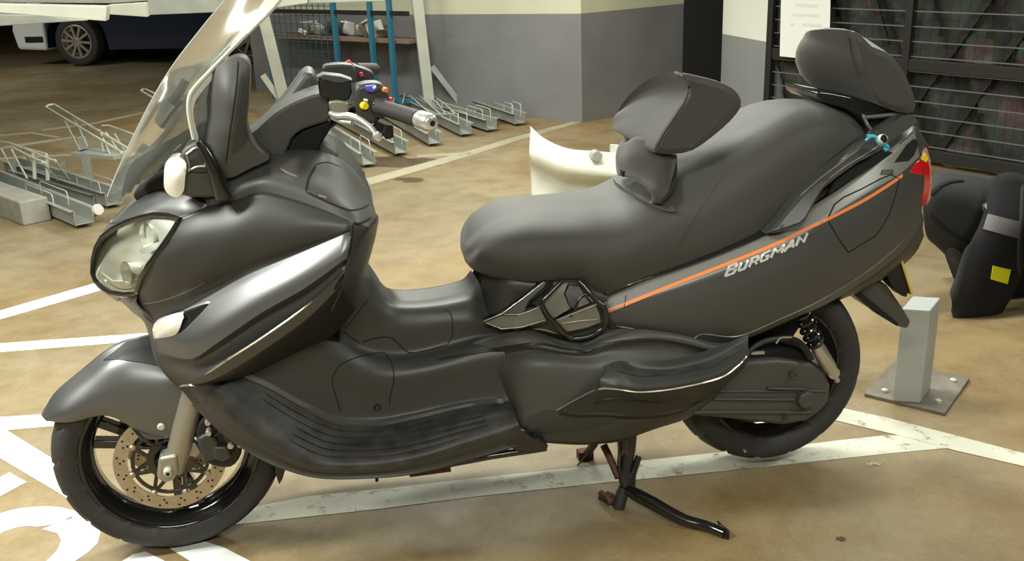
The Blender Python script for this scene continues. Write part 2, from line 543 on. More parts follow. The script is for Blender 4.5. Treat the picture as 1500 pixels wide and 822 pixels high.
# ================================================================== THE SETTING
def floor_material():
    m = bpy.data.materials.new('painted_garage_floor'); m.use_nodes = True
    nt = m.node_tree; b = nt.nodes['Principled BSDF']
    tc = nt.nodes.new('ShaderNodeTexCoord')
    def noise(sc, det=5, rough=0.6):
        n = nt.nodes.new('ShaderNodeTexNoise'); n.inputs['Scale'].default_value = sc
        n.inputs['Detail'].default_value = det; n.inputs['Roughness'].default_value = rough
        nt.links.new(tc.outputs['Object'], n.inputs['Vector']); return n
    def ramp(src, p0, p1, c0, c1):
        r = nt.nodes.new('ShaderNodeValToRGB'); r.color_ramp.elements[0].position = p0; r.color_ramp.elements[1].position = p1
        r.color_ramp.elements[0].color = (*c0, 1); r.color_ramp.elements[1].color = (*c1, 1)
        nt.links.new(src.outputs['Fac'], r.inputs['Fac']); return r
    base = ramp(noise(0.9, 6), 0.35, 0.68, (0.220, 0.168, 0.090), (0.325, 0.275, 0.180))
    stain = ramp(noise(4.2, 9, 0.75), 0.44, 0.70, (1.04, 1.05, 1.08), (0.62, 0.54, 0.42))
    grit = ramp(noise(90, 3), 0.35, 0.65, (0.90, 0.90, 0.90), (1.06, 1.06, 1.06))
    och = ramp(noise(0.55, 4), 0.42, 0.60, (1.0, 1.0, 1.0), (1.0, 0.86, 0.62))
    m0 = nt.nodes.new('ShaderNodeMix'); m0.data_type = 'RGBA'; m0.blend_type = 'MULTIPLY'; m0.inputs[0].default_value = 1.0
    nt.links.new(base.outputs[0], m0.inputs[6]); nt.links.new(och.outputs[0], m0.inputs[7])
    m1 = nt.nodes.new('ShaderNodeMix'); m1.data_type = 'RGBA'; m1.blend_type = 'MULTIPLY'; m1.inputs[0].default_value = 0.8
    m2 = nt.nodes.new('ShaderNodeMix'); m2.data_type = 'RGBA'; m2.blend_type = 'MULTIPLY'; m2.inputs[0].default_value = 0.7
    nt.links.new(m0.outputs[2], m1.inputs[6]); nt.links.new(stain.outputs[0], m1.inputs[7])
    nt.links.new(m1.outputs[2], m2.inputs[6]); nt.links.new(grit.outputs[0], m2.inputs[7])
    nt.links.new(m2.outputs[2], b.inputs['Base Color'])
    sp = noise(38, 4, 0.8)
    spr = ramp(sp, 0.68, 0.74, (0, 0, 0), (0.16, 0.15, 0.12))
    ma = nt.nodes.new('ShaderNodeMix'); ma.data_type = 'RGBA'; ma.blend_type = 'ADD'; ma.inputs[0].default_value = 1.0
    nt.links.new(m2.outputs[2], ma.inputs[6]); nt.links.new(spr.outputs[0], ma.inputs[7])
    nt.links.new(ma.outputs[2], b.inputs['Base Color'])
    rr = ramp(noise(3.5, 6), 0.3, 0.7, (0.42, 0.42, 0.42), (0.62, 0.62, 0.62))
    nt.links.new(rr.outputs[0], b.inputs['Roughness'])
    bp = nt.nodes.new('ShaderNodeBump'); bp.inputs['Strength'].default_value = 0.15; bp.inputs['Distance'].default_value = 0.002
    nt.links.new(noise(120, 4).outputs['Fac'], bp.inputs['Height']); nt.links.new(bp.outputs[0], b.inputs['Normal'])
    return m

def paint_material(name, worn, col=(0.74, 0.74, 0.66)):
    m = bpy.data.materials.new(name); m.use_nodes = True
    nt = m.node_tree; b = nt.nodes['Principled BSDF']
    tc = nt.nodes.new('ShaderNodeTexCoord')
    n = nt.nodes.new('ShaderNodeTexNoise'); n.inputs['Scale'].default_value = 22; n.inputs['Detail'].default_value = 8
    n.inputs['Roughness'].default_value = 0.7
    nt.links.new(tc.outputs['Object'], n.inputs['Vector'])
    r = nt.nodes.new('ShaderNodeValToRGB')
    p = 0.26 + 0.08 * worn
    r.color_ramp.elements[0].position = p; r.color_ramp.elements[1].position = p + 0.05 + 0.06 * worn
    r.color_ramp.elements[0].color = (0.30, 0.25, 0.17, 1) if worn else (0.5, 0.48, 0.42, 1)
    r.color_ramp.elements[1].color = (*col, 1)
    n2 = nt.nodes.new('ShaderNodeTexNoise'); n2.inputs['Scale'].default_value = 3
    r2 = nt.nodes.new('ShaderNodeValToRGB'); r2.color_ramp.elements[0].color = (1 - .3 * worn,) * 3 + (1,); r2.color_ramp.elements[1].color = (1, 1, 1, 1)
    r2.color_ramp.elements[0].position = .35; r2.color_ramp.elements[1].position = .6
    nt.links.new(tc.outputs['Object'], n2.inputs['Vector']); nt.links.new(n2.outputs['Fac'], r2.inputs['Fac'])
    mx = nt.nodes.new('ShaderNodeMix'); mx.data_type = 'RGBA'; mx.blend_type = 'MULTIPLY'; mx.inputs[0].default_value = 1
    nt.links.new(n.outputs['Fac'], r.inputs['Fac'])
    nt.links.new(r.outputs[0], mx.inputs[6]); nt.links.new(r2.outputs[0], mx.inputs[7])
    nt.links.new(mx.outputs[2], b.inputs['Base Color'])
    b.inputs['Roughness'].default_value = 0.55
    return m

MT['floor'] = floor_material()
MT['plate'] = mat('dirty_steel_plate', (0.19, 0.17, 0.14), 0.6, 0.2, var=.25, vscale=14)
MT['line'] = paint_material('white_road_paint', 0.15, (0.86, 0.87, 0.84))
MT['line_worn'] = paint_material('worn_white_road_paint', 1.0, (0.70, 0.70, 0.58))
MT['line_faint'] = paint_material('faded_road_paint', 0.7, (0.42, 0.38, 0.27))
MT['oil'] = mat('oil_stain', (0.095, 0.062, 0.038), 0.35, var=0.3, vscale=8)

fl = MB()
fl.add([(-14, -6, 0), (16, -6, 0), (16, 24, 0), (-14, 24, 0)], [(0, 1, 2, 3)], 'floor')
def paint(poly, m, h=0.0012, smooth=0):
    if smooth: poly = smooth2(poly, smooth)
    v = [Z(x, y, h) for x, y in poly]
    vs, fs = mesh2d(poly, 1e5)
    v = [Z(q[0], q[1], h) for q in vs]
    fl.add(v, [tuple(q) for q in fs], m)
paint([(-150, 501), (0, 455), (138, 415), (180, 403), (200, 412), (145, 426), (0, 468), (-150, 517)], 'line')
paint([(-150, 510), (0, 503), (200, 489), (300, 482), (300, 494), (200, 500), (0, 516), (-150, 526)], 'line')
paint([(-150, 617), (0, 611), (80, 606), (130, 603), (130, 621), (80, 624), (0, 631), (-150, 638)], 'line')
paint([(-60, 600), (11, 631), (80, 674), (130, 706), (130, 752), (86, 722), (0, 671), (-80, 625)], 'line', 0.0016)
paint([(-60, 735), (0, 699), (14, 692), (39, 706), (0, 727), (-60, 762)], 'line')
paint([(-60, 775), (-20, 760), (14, 748), (45, 743), (78, 742), (100, 746), (118, 752), (96, 762), (62, 771), (34, 771), (5, 779), (-30, 795)], 'line', smooth=3)
paint([(62, 775), (105, 757), (128, 752), (143, 768), (147, 780), (143, 795), (130, 808), (105, 825), (70, 860), (20, 860), (68, 822), (84, 806), (90, 792), (84, 781)], 'line')
paint([(150, 840), (195, 812), (213, 808), (246, 824), (280, 845)], 'line')
paint([(238, 797), (262, 800), (300, 793), (330, 803), (380, 829), (400, 845), (320, 845), (290, 829)], 'line')
# worn bay line under the scooter
wl = [(340, 749), (450, 727), (560, 716), (700, 700), (900, 679), (1050, 663), (1140, 656), (1230, 645), (1300, 637.5), (1345, 638), (1392, 656),
      (1300, 664.5), (1120, 684), (960, 700), (896, 706), (700, 727), (560, 745), (450, 757), (350, 768), (320, 772)]
paint(wl, 'line_worn')
paint([(1205, 594), (1235, 598), (1300, 612), (1400, 638), (1500, 664), (1600, 688), (1600, 705), (1500, 683), (1400, 660), (1330, 641), (1225, 616)], 'line_worn', 0.0018)
paint([(520, 262), (540, 260.5), (690, 220), (745, 203), (800, 188), (870, 170), (870, 174), (800, 194), (745, 210), (690, 228), (545, 270), (528, 274)], 'line_faint')
paint([(610, 227), (690, 222.5), (690, 226), (612, 231)], 'line_faint')
for pl in ([(-20, 217), (0, 215), (112, 199), (112, 202), (0, 219), (-20, 221)], [(60, 189), (134, 180), (213, 163), (300, 152), (300, 154), (213, 166), (134, 183), (62, 192)],
           [(0, 197), (46, 193), (87, 200), (87, 203), (46, 196), (0, 200)], [(-20, 232), (112, 225), (180, 222), (180, 224), (112, 228), (-20, 235)]):
    paint(pl, 'line_faint')
def oilpatch(cx, cy, w, h, seed, ll=0.0008):
    r = random.Random(seed); pts = []
    for k in range(16):
        a = 2 * PI * k / 16; q = r.uniform(0.55, 1.15)
        pts.append((cx + w * q * math.cos(a), cy + h * q * math.sin(a)))
    paint(pts, 'oil', ll, smooth=3)
oilpatch(585, 237, 62, 10, 1); oilpatch(600, 263, 22, 4, 5); oilpatch(700, 180, 70, 6, 9)
oilpatch(1232, 790, 10, 4, 3)
tag(fl.build('floor', smooth=False, weld=False), kind='structure')

# pillar with dark waist band --------------------------------------
def stripe_wall(name, a, b, split, top=2.65, thick=0.25, low='walldark', high='wallcream', skirt=None):
    a = Vector((a[0], a[1], 0)); b = Vector((b[0], b[1], 0)); n = Vector((-(b-a).y, (b-a).x, 0)).normalized()
    if n.dot(Vector((CC.x, CC.y, 0)) - a) > 0: n = -n
    w = MB()
    if not isinstance(split, tuple): split = (split, split)
    def blk(z0, z1, m):
        v = []
        for z in (z0, z1):
            zz = z if isinstance(z, tuple) else (z, z)
            for q, k in ((a, 0), (b, 1), (b + n*thick, 1), (a + n*thick, 0)): v.append(Vector((q.x, q.y, zz[k])))
        w.add(v, [(3,2,1,0),(4,5,6,7),(0,1,5,4),(1,2,6,5),(2,3,7,6),(3,0,4,7)], m)
    blk(0, split, low); blk(split, top, high)
    return tag(w.build(name, smooth=False, weld=False), kind='structure')

def block_wall_mat(name, col, var, joint=0.45):
    m = bpy.data.materials.new(name); m.use_nodes = True
    nt = m.node_tree; b = nt.nodes['Principled BSDF']; b.inputs['Roughness'].default_value = 0.6
    tc = nt.nodes.new('ShaderNodeTexCoord'); mp = nt.nodes.new('ShaderNodeMapping')
    mp.inputs['Rotation'].default_value = (PI/2, 0, 0)
    nt.links.new(tc.outputs['Object'], mp.inputs['Vector'])
    n = nt.nodes.new('ShaderNodeTexNoise'); n.inputs['Scale'].default_value = 2.2; n.inputs['Detail'].default_value = 5
    nt.links.new(tc.outputs['Object'], n.inputs['Vector'])
    r = nt.nodes.new('ShaderNodeValToRGB'); r.color_ramp.elements[0].position = .3; r.color_ramp.elements[1].position = .7
    r.color_ramp.elements[0].color = (*[c*(1-var) for c in col], 1); r.color_ramp.elements[1].color = (*[c*(1+var) for c in col], 1)
    nt.links.new(n.outputs['Fac'], r.inputs['Fac']); nt.links.new(r.outputs[0], b.inputs['Base Color'])
    sp = nt.nodes.new('ShaderNodeSeparateXYZ'); nt.links.new(tc.outputs['Object'], sp.inputs[0])
    md = nt.nodes.new('ShaderNodeMath'); md.operation = 'PINGPONG'; md.inputs[1].default_value = 0.11
    nt.links.new(sp.outputs['Z'], md.inputs[0])
    lt = nt.nodes.new('ShaderNodeMath'); lt.operation = 'GREATER_THAN'; lt.inputs[1].default_value = 0.006
    nt.links.new(md.outputs[0], lt.inputs[0])
    bp = nt.nodes.new('ShaderNodeBump'); bp.inputs['Strength'].default_value = joint; bp.inputs['Distance'].default_value = 0.004
    nt.links.new(lt.outputs[0], bp.inputs['Height']); nt.links.new(bp.outputs[0], b.inputs['Normal'])
    return m
MT['walldark'] = block_wall_mat('dark_grey_wall_paint', (0.215, 0.213, 0.218), 0.10)
MT['wallgrey'] = block_wall_mat('mid_grey_wall_paint', (0.30, 0.31, 0.32), 0.05, 0.1)
MT['wallcream'] = block_wall_mat('cream_wall_paint', (0.62, 0.61, 0.46), 0.06, 0.2)
MT['wallwhite'] = block_wall_mat('white_wall_paint', (0.92, 0.93, 0.86), 0.03, 0.1)
MT['opening_dark'] = mat('painted_opening_dark', (0.010, 0.008, 0.009), 0.8)
MT['fargrey'] = mat('far_wall_grey', (0.10, 0.10, 0.10), 0.9)

cnr = Vector((2.61, 5.595, 0))
d1 = Vector((math.cos(math.radians(-50)), math.sin(math.radians(-50)), 0))
d2 = Vector((math.cos(math.radians(28.85)), math.sin(math.radians(28.85)), 0))
wa = VP(372, 100, cnr, tuple(d1)); wa.z = 0; WL = (wa - cnr).length; wb = cnr + d2 * 1.42
zl = VP(640, 21, cnr, tuple(d1)); tl = (zl - cnr).dot(-d1)
stripe_wall('wall_back', (wa.x, wa.y), (cnr.x, cnr.y), (0.881 + (zl.z - 0.881) * WL / tl, 0.881))
stripe_wall('wall_pillar', (cnr.x, cnr.y), (wb.x, wb.y), 0.881)
stripe_wall('wall_right', (3.725, 5.35), (3.742, 4.47), 0.685, low='wallgrey', high='wallwhite', thick=0.2)
# near-black panel painted as the dark of the opening between the pillar and the right-hand wall
dr = MB(); dr.box((3.72, 6.2, 0), (4.9, 6.3, 2.65), 'opening_dark')
tag(dr.build('dark_opening_1', smooth=False), kind='structure')
far = MB(); far.box((-14, 23, 0), (16, 23.2, 2.65), 'fargrey')
tag(far.build('wall_far', smooth=False), kind='structure')
sw = MB(); sw.box((15.8, -6, 0), (16, 23, 2.65), 'fargrey'); tag(sw.build('wall_east', smooth=False), kind='structure')
sw = MB(); sw.box((-14, -6, 0), (-13.8, 23, 2.65), 'fargrey'); tag(sw.build('wall_west', smooth=False), kind='structure')
MT['nearwall'] = mat('near_wall_cream', (0.42, 0.42, 0.36), 0.8)
sw = MB(); sw.box((-13.8, -6.2, 0), (15.8, -6, 2.65), 'nearwall'); tag(sw.build('wall_front', smooth=False), kind='structure')
MT['ceil'] = mat('ceiling_paint', (0.40, 0.40, 0.36), 0.8)
sw = MB(); sw.box((-14, -6.2, 2.65), (16, 23.2, 2.8), 'ceil'); tag(sw.build('ceiling', smooth=False), kind='structure')

# ------------------------------------------------------------------ black gate at the right
G0 = Vector((3.739, 4.371, 0)); GD = Vector((math.cos(math.radians(-66.7)), math.sin(math.radians(-66.7)), 0))
def GP(px, py): return VP(px, py, G0, GD)
ga = GP(1129, 300); 
gate = empty('mesh_gate', (ga.x, ga.y, 0), 'black steel frame gate with wire mesh panels, behind the scooter backrest at the right', 'gate')
def gz(s, z): return G0 + GD * s + Vector((0, 0, z))
s0 = (GP(1130, 60) - G0).dot(GD); smid = (GP(1331, 60) - G0).dot(GD)
zbar = GP(1400, 100).z; s1 = smid + (smid - s0) * 1.05
fr = MB()
for s_, w_ in ((s0, .06), (smid, .05), (s1, .06)):
    fr.bar(gz(s_, 0.0), gz(s_, 2.3), w_, .05, 'blackp', up=tuple(GD))
fr.build('frame_post', gate, smooth=False, bevel=.003)
fr = MB()
for z_ in (0.07, zbar, 1.5, 2.27):
    fr.bar(gz(s0, z_), gz(s1, z_), .04, .07, 'blackp')
fr.build('frame_rail', gate, smooth=False, bevel=.003)
MT['meshwire'] = mat('gate_wire', (0.17, 0.165, 0.16), 0.45, 0.3)
wr = MB()
z_ = 0.12
while z_ < 2.25:
    wr.bar(gz(s0, z_), gz(s1, z_), .007, .007, 'meshwire'); z_ += .092
s_ = s0
while s_ < s1:
    wr.bar(gz(s_, .07) , gz(s_, 2.27), .0022, .0022, 'blackp', up=tuple(GD)); s_ += .06
wr.build('wire_mesh', gate, smooth=False)
# lining behind the mesh
def camo():
    m = bpy.data.materials.new('dark_sheeting'); m.use_nodes = True
    nt = m.node_tree; b = nt.nodes['Principled BSDF']; b.inputs['Roughness'].default_value = 0.7
    tc = nt.nodes.new('ShaderNodeTexCoord')
    n = nt.nodes.new('ShaderNodeTexNoise'); n.inputs['Scale'].default_value = 5; n.inputs['Detail'].default_value = 6
    r = nt.nodes.new('ShaderNodeValToRGB')
    e = r.color_ramp.elements
    e[0].position = .3; e[0].color = (.006, .006, .007, 1); e[1].position = .72; e[1].color = (.085, .08, .07, 1)
    for p_, c_ in ((.48, (.03, .028, .03)), (.55, (.02, .05, .02)), (.6, (.06, .02, .03))):
        q = e.new(p_); q.color = (*c_, 1)
    nt.links.new(tc.outputs['Object'], n.inputs['Vector']); nt.links.new(n.outputs['Fac'], r.inputs['Fac'])
    nt.links.new(r.outputs[0], b.inputs['Base Color'])
    return m
MT['camo'] = camo()
gn = Vector((-GD.y, GD.x, 0))
if gn.dot(CC - G0) > 0: gn = -gn
ln = MB()
rows = []
for zz in np.linspace(0.02, 2.25, 14):
    rows.append([gz(s, zz) + gn * (0.10 + 0.045 * math.sin(s * 17 + zz * 9) + 0.02 * math.sin(s * 41 - zz * 23)) for s in np.linspace(s0, s1, 44)])
ln.grid(rows, 'camo', 2, 2, face=tuple(-gn))
ln.build('dark_sheeting', gate, solid=.004)
# diagonal struts behind
st = MB()
for a, b_ in ((( 0.95, 0.15), (1.75, 1.4)), ((0.60, 1.30), (0.85, .72)), ((1.3, .1), (2.0, 1.3))):
    st.bar(gz(a[0], a[1]) + gn*.05, gz(b_[0], b_[1]) + gn*.05, .018, .05, 'blackp')
st.build('diagonal_strut', gate, smooth=False)

# sheet of paper on the gate
pa = MB(); f_ = -gn * 0.045
c_ = [GP(1151, -40), GP(1223, -36), GP(1223, 42), GP(1218, 90), GP(1149, 82)]
c_ = [GP(1152, -60), GP(1224, -54), GP(1221, 89), GP(1148.5, 81.5)]
pa.add([q + f_ for q in c_] + [q + f_ * 1.02 for q in c_], [(0, 1, 2, 3), (7, 6, 5, 4), (0, 4, 5, 1), (1, 5, 6, 2), (2, 6, 7, 3), (3, 7, 4, 0)], 'paper')
for yy, xs in ((4, ((1171, 1204),)), (19, ((1168, 1174), (1177, 1186), (1188, 1205))), (33, ((1164, 1170), (1182, 1210)))):
    for x0, x1 in xs:
        q = [GP(x0, yy), GP(x1, yy + (x1-x0)*.07), GP(x1, yy + 4 + (x1-x0)*.07), GP(x0, yy + 4)]
        pa.add([a + f_ * 1.06 for a in q], [(0, 1, 2, 3)], 'ink')
tag(pa.build('paper_notice', smooth=False, weld=False), 'white paper notice with faint grey print fixed to the black mesh gate', 'notice')

# ------------------------------------------------------------------ steel post on a base plate
b0, b1, b2 = Z(1266, 581), Z(1384, 610), Z(1420, 558)
ex = (b1 - b0); ey = (b2 - b1)
post = empty('steel_post', b0 + ex/2 + ey/2, 'short square grey steel post bolted to a floor plate, behind the rear wheel', 'post')
q = MB(); c4 = [b0, b1, b2, b0 + ey]
q.add([v + Vector((0,0,.0)) for v in c4] + [v + Vector((0,0,.012)) for v in c4], [(3,2,1,0),(4,5,6,7),(0,1,5,4),(1,2,6,5),(2,3,7,6),(3,0,4,7)], 'plate')
q.build('base_plate', post, smooth=False, bevel=.002)
p0, p1, p2 = Z(1307, 588, .012), Z(1348, 591.5, .012), Z(1363, 569, .012)
hpost = 0.315
q = MB(); c4 = [p0, p1, p2, p0 + (p2 - p1)]
q.add([v for v in c4] + [v + Vector((0,0,hpost)) for v in c4], [(3,2,1,0),(4,5,6,7),(0,1,5,4),(1,2,6,5),(2,3,7,6),(3,0,4,7)], 'postp')
q.build('upright', post, smooth=False, bevel=.004)
for u, w_ in ((.2, .15), (.85, .2), (.85, .8), (.2, .85)):
    c = b0 + ex*u + ey*w_ + Vector((0, 0, .012))
    q = MB(); q.lathe([(0, 0), (0, .011), (.008, .011), (.010, .008), (.010, 0)], 'galv_lt', Matrix.Translation(c) @ Matrix.Rotation(PI/2, 4, 'X'), 6)
    q.build('bolt', post, smooth=False)

# ------------------------------------------------------------------ bicycle racks
def frame_of(a, b):
    a = Vector(a); b = Vector(b); t = (b - a); L = t.length; t.normalize()
    s = Vector((-t.y, t.x, 0)).normalized()
    return a, t, s, L
def make_rack(name, a, b, w=.10, h=.07, lift=0.0, hoops=((.06, .14, .26),), wirek=0, label='', group=None, tall=0.0, m='galv'):
    """bicycle rack channel from front foot a to rear b with wire hoops standing on it"""
    a, t, s, L = frame_of(a, b)
    root = empty(name, a, label, 'bicycle rack', group)
    upv = s.cross(t); upv = upv if upv.z > 0 else -upv
    c = MB()
    base = a + Vector((0, 0, lift)); end = a + t * L + Vector((0, 0, lift))
    for sg in (-1, 1):
        c.bar(base + s*sg*w/2 + upv*h/2, end + s*sg*w/2 + upv*h/2, .004, h, m, up=tuple(upv))
        c.bar(base + s*sg*(w/2 + .012) + upv*h, end + s*sg*(w/2 + .012) + upv*h, .026, .003, m, up=tuple(upv))
    c.bar(base + upv*.006, end + upv*.006, w, .004, m, up=tuple(upv))
    c.build('channel', root, smooth=False)
    for (p, ln_, hh) in hoops:
        for sg in (-1, 1):
            hp = MB(); o_ = base + s*sg*w*.42
            q0 = o_ + t*(L*p) + upv*h*.6; q1 = o_ + t*(L*p) + upv*(h + hh); q2 = o_ + t*(L*(p+ln_)) + upv*(h + hh); q3 = o_ + t*(L*(p+ln_)) + upv*h*.6
            k = .02
            path = [q0, q1 - upv*k, q1 + t*k*.4 - upv*k*.3, q1 + t*k, q2 - t*k, q2 - t*k*.4 - upv*k*.3, q2 - upv*k, q3]
            hp.tube(path, .0035, 'galv_lt', 6)
            hp.build('wire_hoop', root)
    return root

RG = 'bicycle rack channels on the garage floor behind the scooter'
specs = [
    ((541, 246), (452, 186), .02, 'bicycle rack channel nearest the scooter handlebar, its end under the brake lever'),
    ((588, 229), (490, 176), .02, 'bicycle rack channel second nearest the handlebar, behind the lever tip'),
    ((637, 215), (552, 164), .02, 'bicycle rack channel ending just right of the handlebar grip end'),
    ((683, 201), (600, 160), .02, 'bicycle rack channel behind the grip end, with low wire hoop'),
    ((721, 194), (574, 146), .02, 'long bicycle rack channel running up to the blue cage foot'),
    ((762, 185), (672, 152), .02, 'bicycle rack channel furthest right, in front of the grey wall'),
]
for i, (a, b_, lf, lb) in enumerate(specs):
    make_rack('bicycle_rack', Z(*a), Z(*b_), w=.085, h=.085, lift=lf, hoops=((.04, .13, .07),), label=lb)
# wire wheel cradle on the long rack
wc = MB()
A_ = Z(655, 172, .1); 
for dx in (0, 14):
    pts = [Z(576 + dx, 150, .12), Z(582 + dx, 122 + dx*.2, .12), Z(596 + dx, 120 + dx*.2, .12), Z(640 + dx, 150 + dx*.3, .12), Z(652 + dx, 166, .12), Z(632 + dx, 168, .12), Z(600 + dx, 140, .12)]
    wc.tube(pts, .007, 'galv_lt', 6)
for a in ((590, 122), (612, 131), (632, 146)):
    wc.tube([Z(a[0], a[1], .12), Z(a[0] - 6, a[1] + 22, .03)], .006, 'galv_lt', 6)
    wc.tube([Z(a[0] + 14, a[1] + 2, .12), Z(a[0] + 22, a[1] + 30, .03)], .006, 'galv_lt', 6)
tag(wc.build('wire_wheel_cradle'), 'bent wire wheel cradle standing on the long rack channel by the blue cage', 'wheel cradle')

# left group: a low channel, a second one behind it, and two raised wire cradles
make_rack('bicycle_rack', Z(126, 334), Z(-40, 262, .0), w=.10, h=.085, lift=.02, hoops=((.16, .22, .05),), label='bicycle rack channel in front of the concrete block at the left edge')
make_rack('bicycle_rack', Z(170, 305), Z(20, 254), w=.10, h=.085, lift=.02, hoops=((.05, .2, .05),), label='bicycle rack channel at the left, its end just under the windscreen corner')

def cradle(name, rail_a, rail_b, rail_c, base, zt, label, cat='wheel cradle'):
    """raised wire wheel holder: two long rails with slanting wires"""
    root = empty(name, Z(*base), label, cat)
    b_ = MB()
    for off in (0, 1):
        pts = [Z(x + off * rail_c[0], y + off * rail_c[1], zt) for x, y in (rail_a, rail_b)]
        b_.tube(pts, .008, 'galv_lt', 8)
    b_.tube([Z(rail_a[0], rail_a[1], zt), Z(rail_a[0] + rail_c[0]*.5 - 2, rail_a[1] + rail_c[1]*.5 - 1, zt), Z(rail_a[0] + rail_c[0], rail_a[1] + rail_c[1], zt)], .008, 'galv_lt', 8)
    b_.build('top_rail', root)
    return root
c1 = cradle('wire_cradle', (67, 157), (178, 223), (12, -4), (130, 264), .42, 'tall galvanised wire cradle on a post, left of the windscreen')
for (x0, y0, x1, y1) in ((92, 171, 118, 222), (107, 170, 128, 214), (145, 190, 162, 228), (155, 194, 177, 226), (168, 196, 183, 222)):
    w_ = MB(); w_.tube([Z(x0, y0, .42), Z(x1, y1, .30)], .006, 'galv_lt', 8); w_.build('wire', c1)
w_ = MB(); w_.tube([Z(141, 191, .42), Z(147, 193, .42), Z(150, 200, .42), Z(148, 208, .38), Z(152, 222, .32)], .006, 'galv_lt', 8)
w_.tube([Z(150, 184, .42), Z(160, 184, .42), Z(196, 197, .42)], .006, 'galv_lt', 8); w_.build('wire', c1)
w_ = MB(); pz = Z(131, 264); w_.bar(pz, pz + Vector((0, 0, .30)), .05, .05, 'galv', up=(1, 0, 0)); w_.build('post', c1, smooth=False, bevel=.003)
w_ = MB(); w_.bar(Z(120, 222, .30), Z(182, 228, .30), .16, .02, 'galv'); w_.bar(Z(116, 224, .30), Z(128, 221, .30), .03, .02, 'galv_lt'); w_.build('tray', c1, smooth=False)
c2 = empty('wire_cradle', Z(40, 290), 'low galvanised wire cradle of slanting wires over the rack channel at the left edge', 'wheel cradle')
for (x0, y0, x1, y1) in ((2, 218, 20, 252), (17, 219, 40, 262), (33, 216, 46, 242), (49, 224, 51, 262), (68, 226, 70, 264), (62, 238, 85, 264), (80, 234, 102, 263)):
    w_ = MB(); w_.tube([Z(x0, y0, .30), Z(x1, y1, .14)], .006 if x0 not in (49, 68) else .012, 'galv_lt', 8); w_.build('wire', c2)
w_ = MB(); w_.tube([Z(-30, 205, .30), Z(14, 210, .30), Z(34, 217, .30), Z(68, 226, .30)], .009, 'galv_lt', 8)
w_.tube([Z(20, 217, .30), Z(50, 232, .30), Z(66, 238, .30)], .007, 'galv_lt', 8)
w_.tube([Z(34, 217, .30), Z(70, 232, .30), Z(82, 236, .30)], .007, 'galv_lt', 8); w_.build('top_rail', c2)
for x0, y0 in ((24, 262), (98, 268)):
    w_ = MB(); w_.bar(Z(x0, y0, .02), Z(x0, y0, .02) + Vector((0, 0, .14)), .03, .03, 'galv', up=(1, 0, 0)); w_.build('foot', c2, smooth=False)
make_rack('bicycle_rack', Z(152, 300), Z(30, 262), w=.10, h=.075, lift=.0, hoops=(), label='bicycle rack tray standing under the low wire cradle at the left')
w_ = MB(); a, t, s, L = frame_of(Z(56, 327), Z(-10, 302))
w_.bar(a + Vector((0,0,.07)), a + t*(L) + Vector((0,0,.07)), .16, .14, 'concrete')
tag(w_.build('concrete_block', smooth=False, bevel=.008), 'small grey concrete block on the floor at the left edge', 'block')
w_ = MB(); w_.lathe([(-.02, 0), (-.018, .028), (0, .034), (.018, .028), (.02, 0)], 'lens_white', Matrix.Translation(Z(143, 307, .09)) @ Matrix.Rotation(.6, 4, 'Z'), 14)
w_.tube([Z(143, 307, .09), Z(140, 315, .0)], .006, 'galv_lt', 6)
tag(w_.build('reflector_cap'), 'small white round cap on a stalk at the end of the left rack channel', 'cap')
w_ = MB(); w_.tube([Z(232, 148, .4), Z(206, 133, .4), Z(209, 131, .4), Z(214, 131, .4), Z(240, 144, .4)], .008, 'galv_lt', 8)
w_.tube([Z(238, 150, .4), Z(246, 178, .0)], .008, 'galv_lt', 8)
w_.tube([Z(240, 144, .4), Z(256, 172, .0)], .008, 'galv_lt', 8)
tag(w_.build('wire_hook'), 'wire rack end loop poking out behind the windscreen', 'wire loop')

# ------------------------------------------------------------------ two-tier rack structure (posts and upper trays)
tier = empty('two_tier_rack', Z(628, 163), 'tall galvanised two-tier rack frame with an upper row of trays across the top left', 'rack frame')
def upright(px0, py0, px1, py1, wx, m='galv_lt', top=1.9, name='post'):
    a = Z(px0, py0, 0); 
    # height so that the top reaches (px1, py1)
    best = None
    d = ray(px1, py1); n = Vector((a.x - CC.x, a.y - CC.y, 0)).normalized()
    tt = (a - CC).dot(n) / d.dot(n); b_ = CC + d * tt
    b_ = a + (b_ - a) * (top / max(.2, b_.z)) if top else b_
    q = MB(); q.bar(a, b_, wx, wx, m, up=(1, 0, 0)); return q.build(name, tier, smooth=False, bevel=.004)
upright(630, 163, 611, 0, .095)
upright(424, 176, 390, 40, .10, top=1.5)
q = MB(); q.bar(Z(633, 97, .45), Z(682, 162, .0), .05, .05, 'galv'); 
aa = VP(633, 97, Z(630, 163), (1, 0, 0)); q = MB(); q.bar(aa, Z(682, 161), .05, .05, 'galv'); q.build('brace', tier, smooth=False)
aa = VP(371, 90, Z(424, 176), (1, 0, 0)); q = MB(); q.bar(VP(385, 110, Z(424, 176), (1,0,0)), VP(436, 182, Z(424, 176), (1, 0, 0)), .05, .05, 'galv_lt'); q.build('brace', tier, smooth=False)
def beam(pts, Y, thick, name='tray', m='galv_lt'):
    q = MB(); slab(q, pts, Y, thick, m); return q.build(name, tier, smooth=False, bevel=.004)
for xx in (-90, 250):
    a = Z(xx, 250 if xx < 0 else 190); a = P(xx, 15, 4.2); q = MB(); q.bar(Vector((a.x, 4.25, 0)), Vector((a.x, 4.25, a.z)), .07, .07, 'galv_lt', up=(1, 0, 0)) if xx < 0 else None
    if xx < 0: q.build('post', tier, smooth=False, bevel=.004)
beam([(-60, 4), (157, 9), (155, 31), (-60, 14)], 3.3, .10)
beam([(-60, 20), (60, 22), (127, 30), (0, 38), (-60, 42)], 3.9, .3, m='galv')
beam([(158, 7), (213, 4), (216, 25), (158, 21)], 3.9, .10)
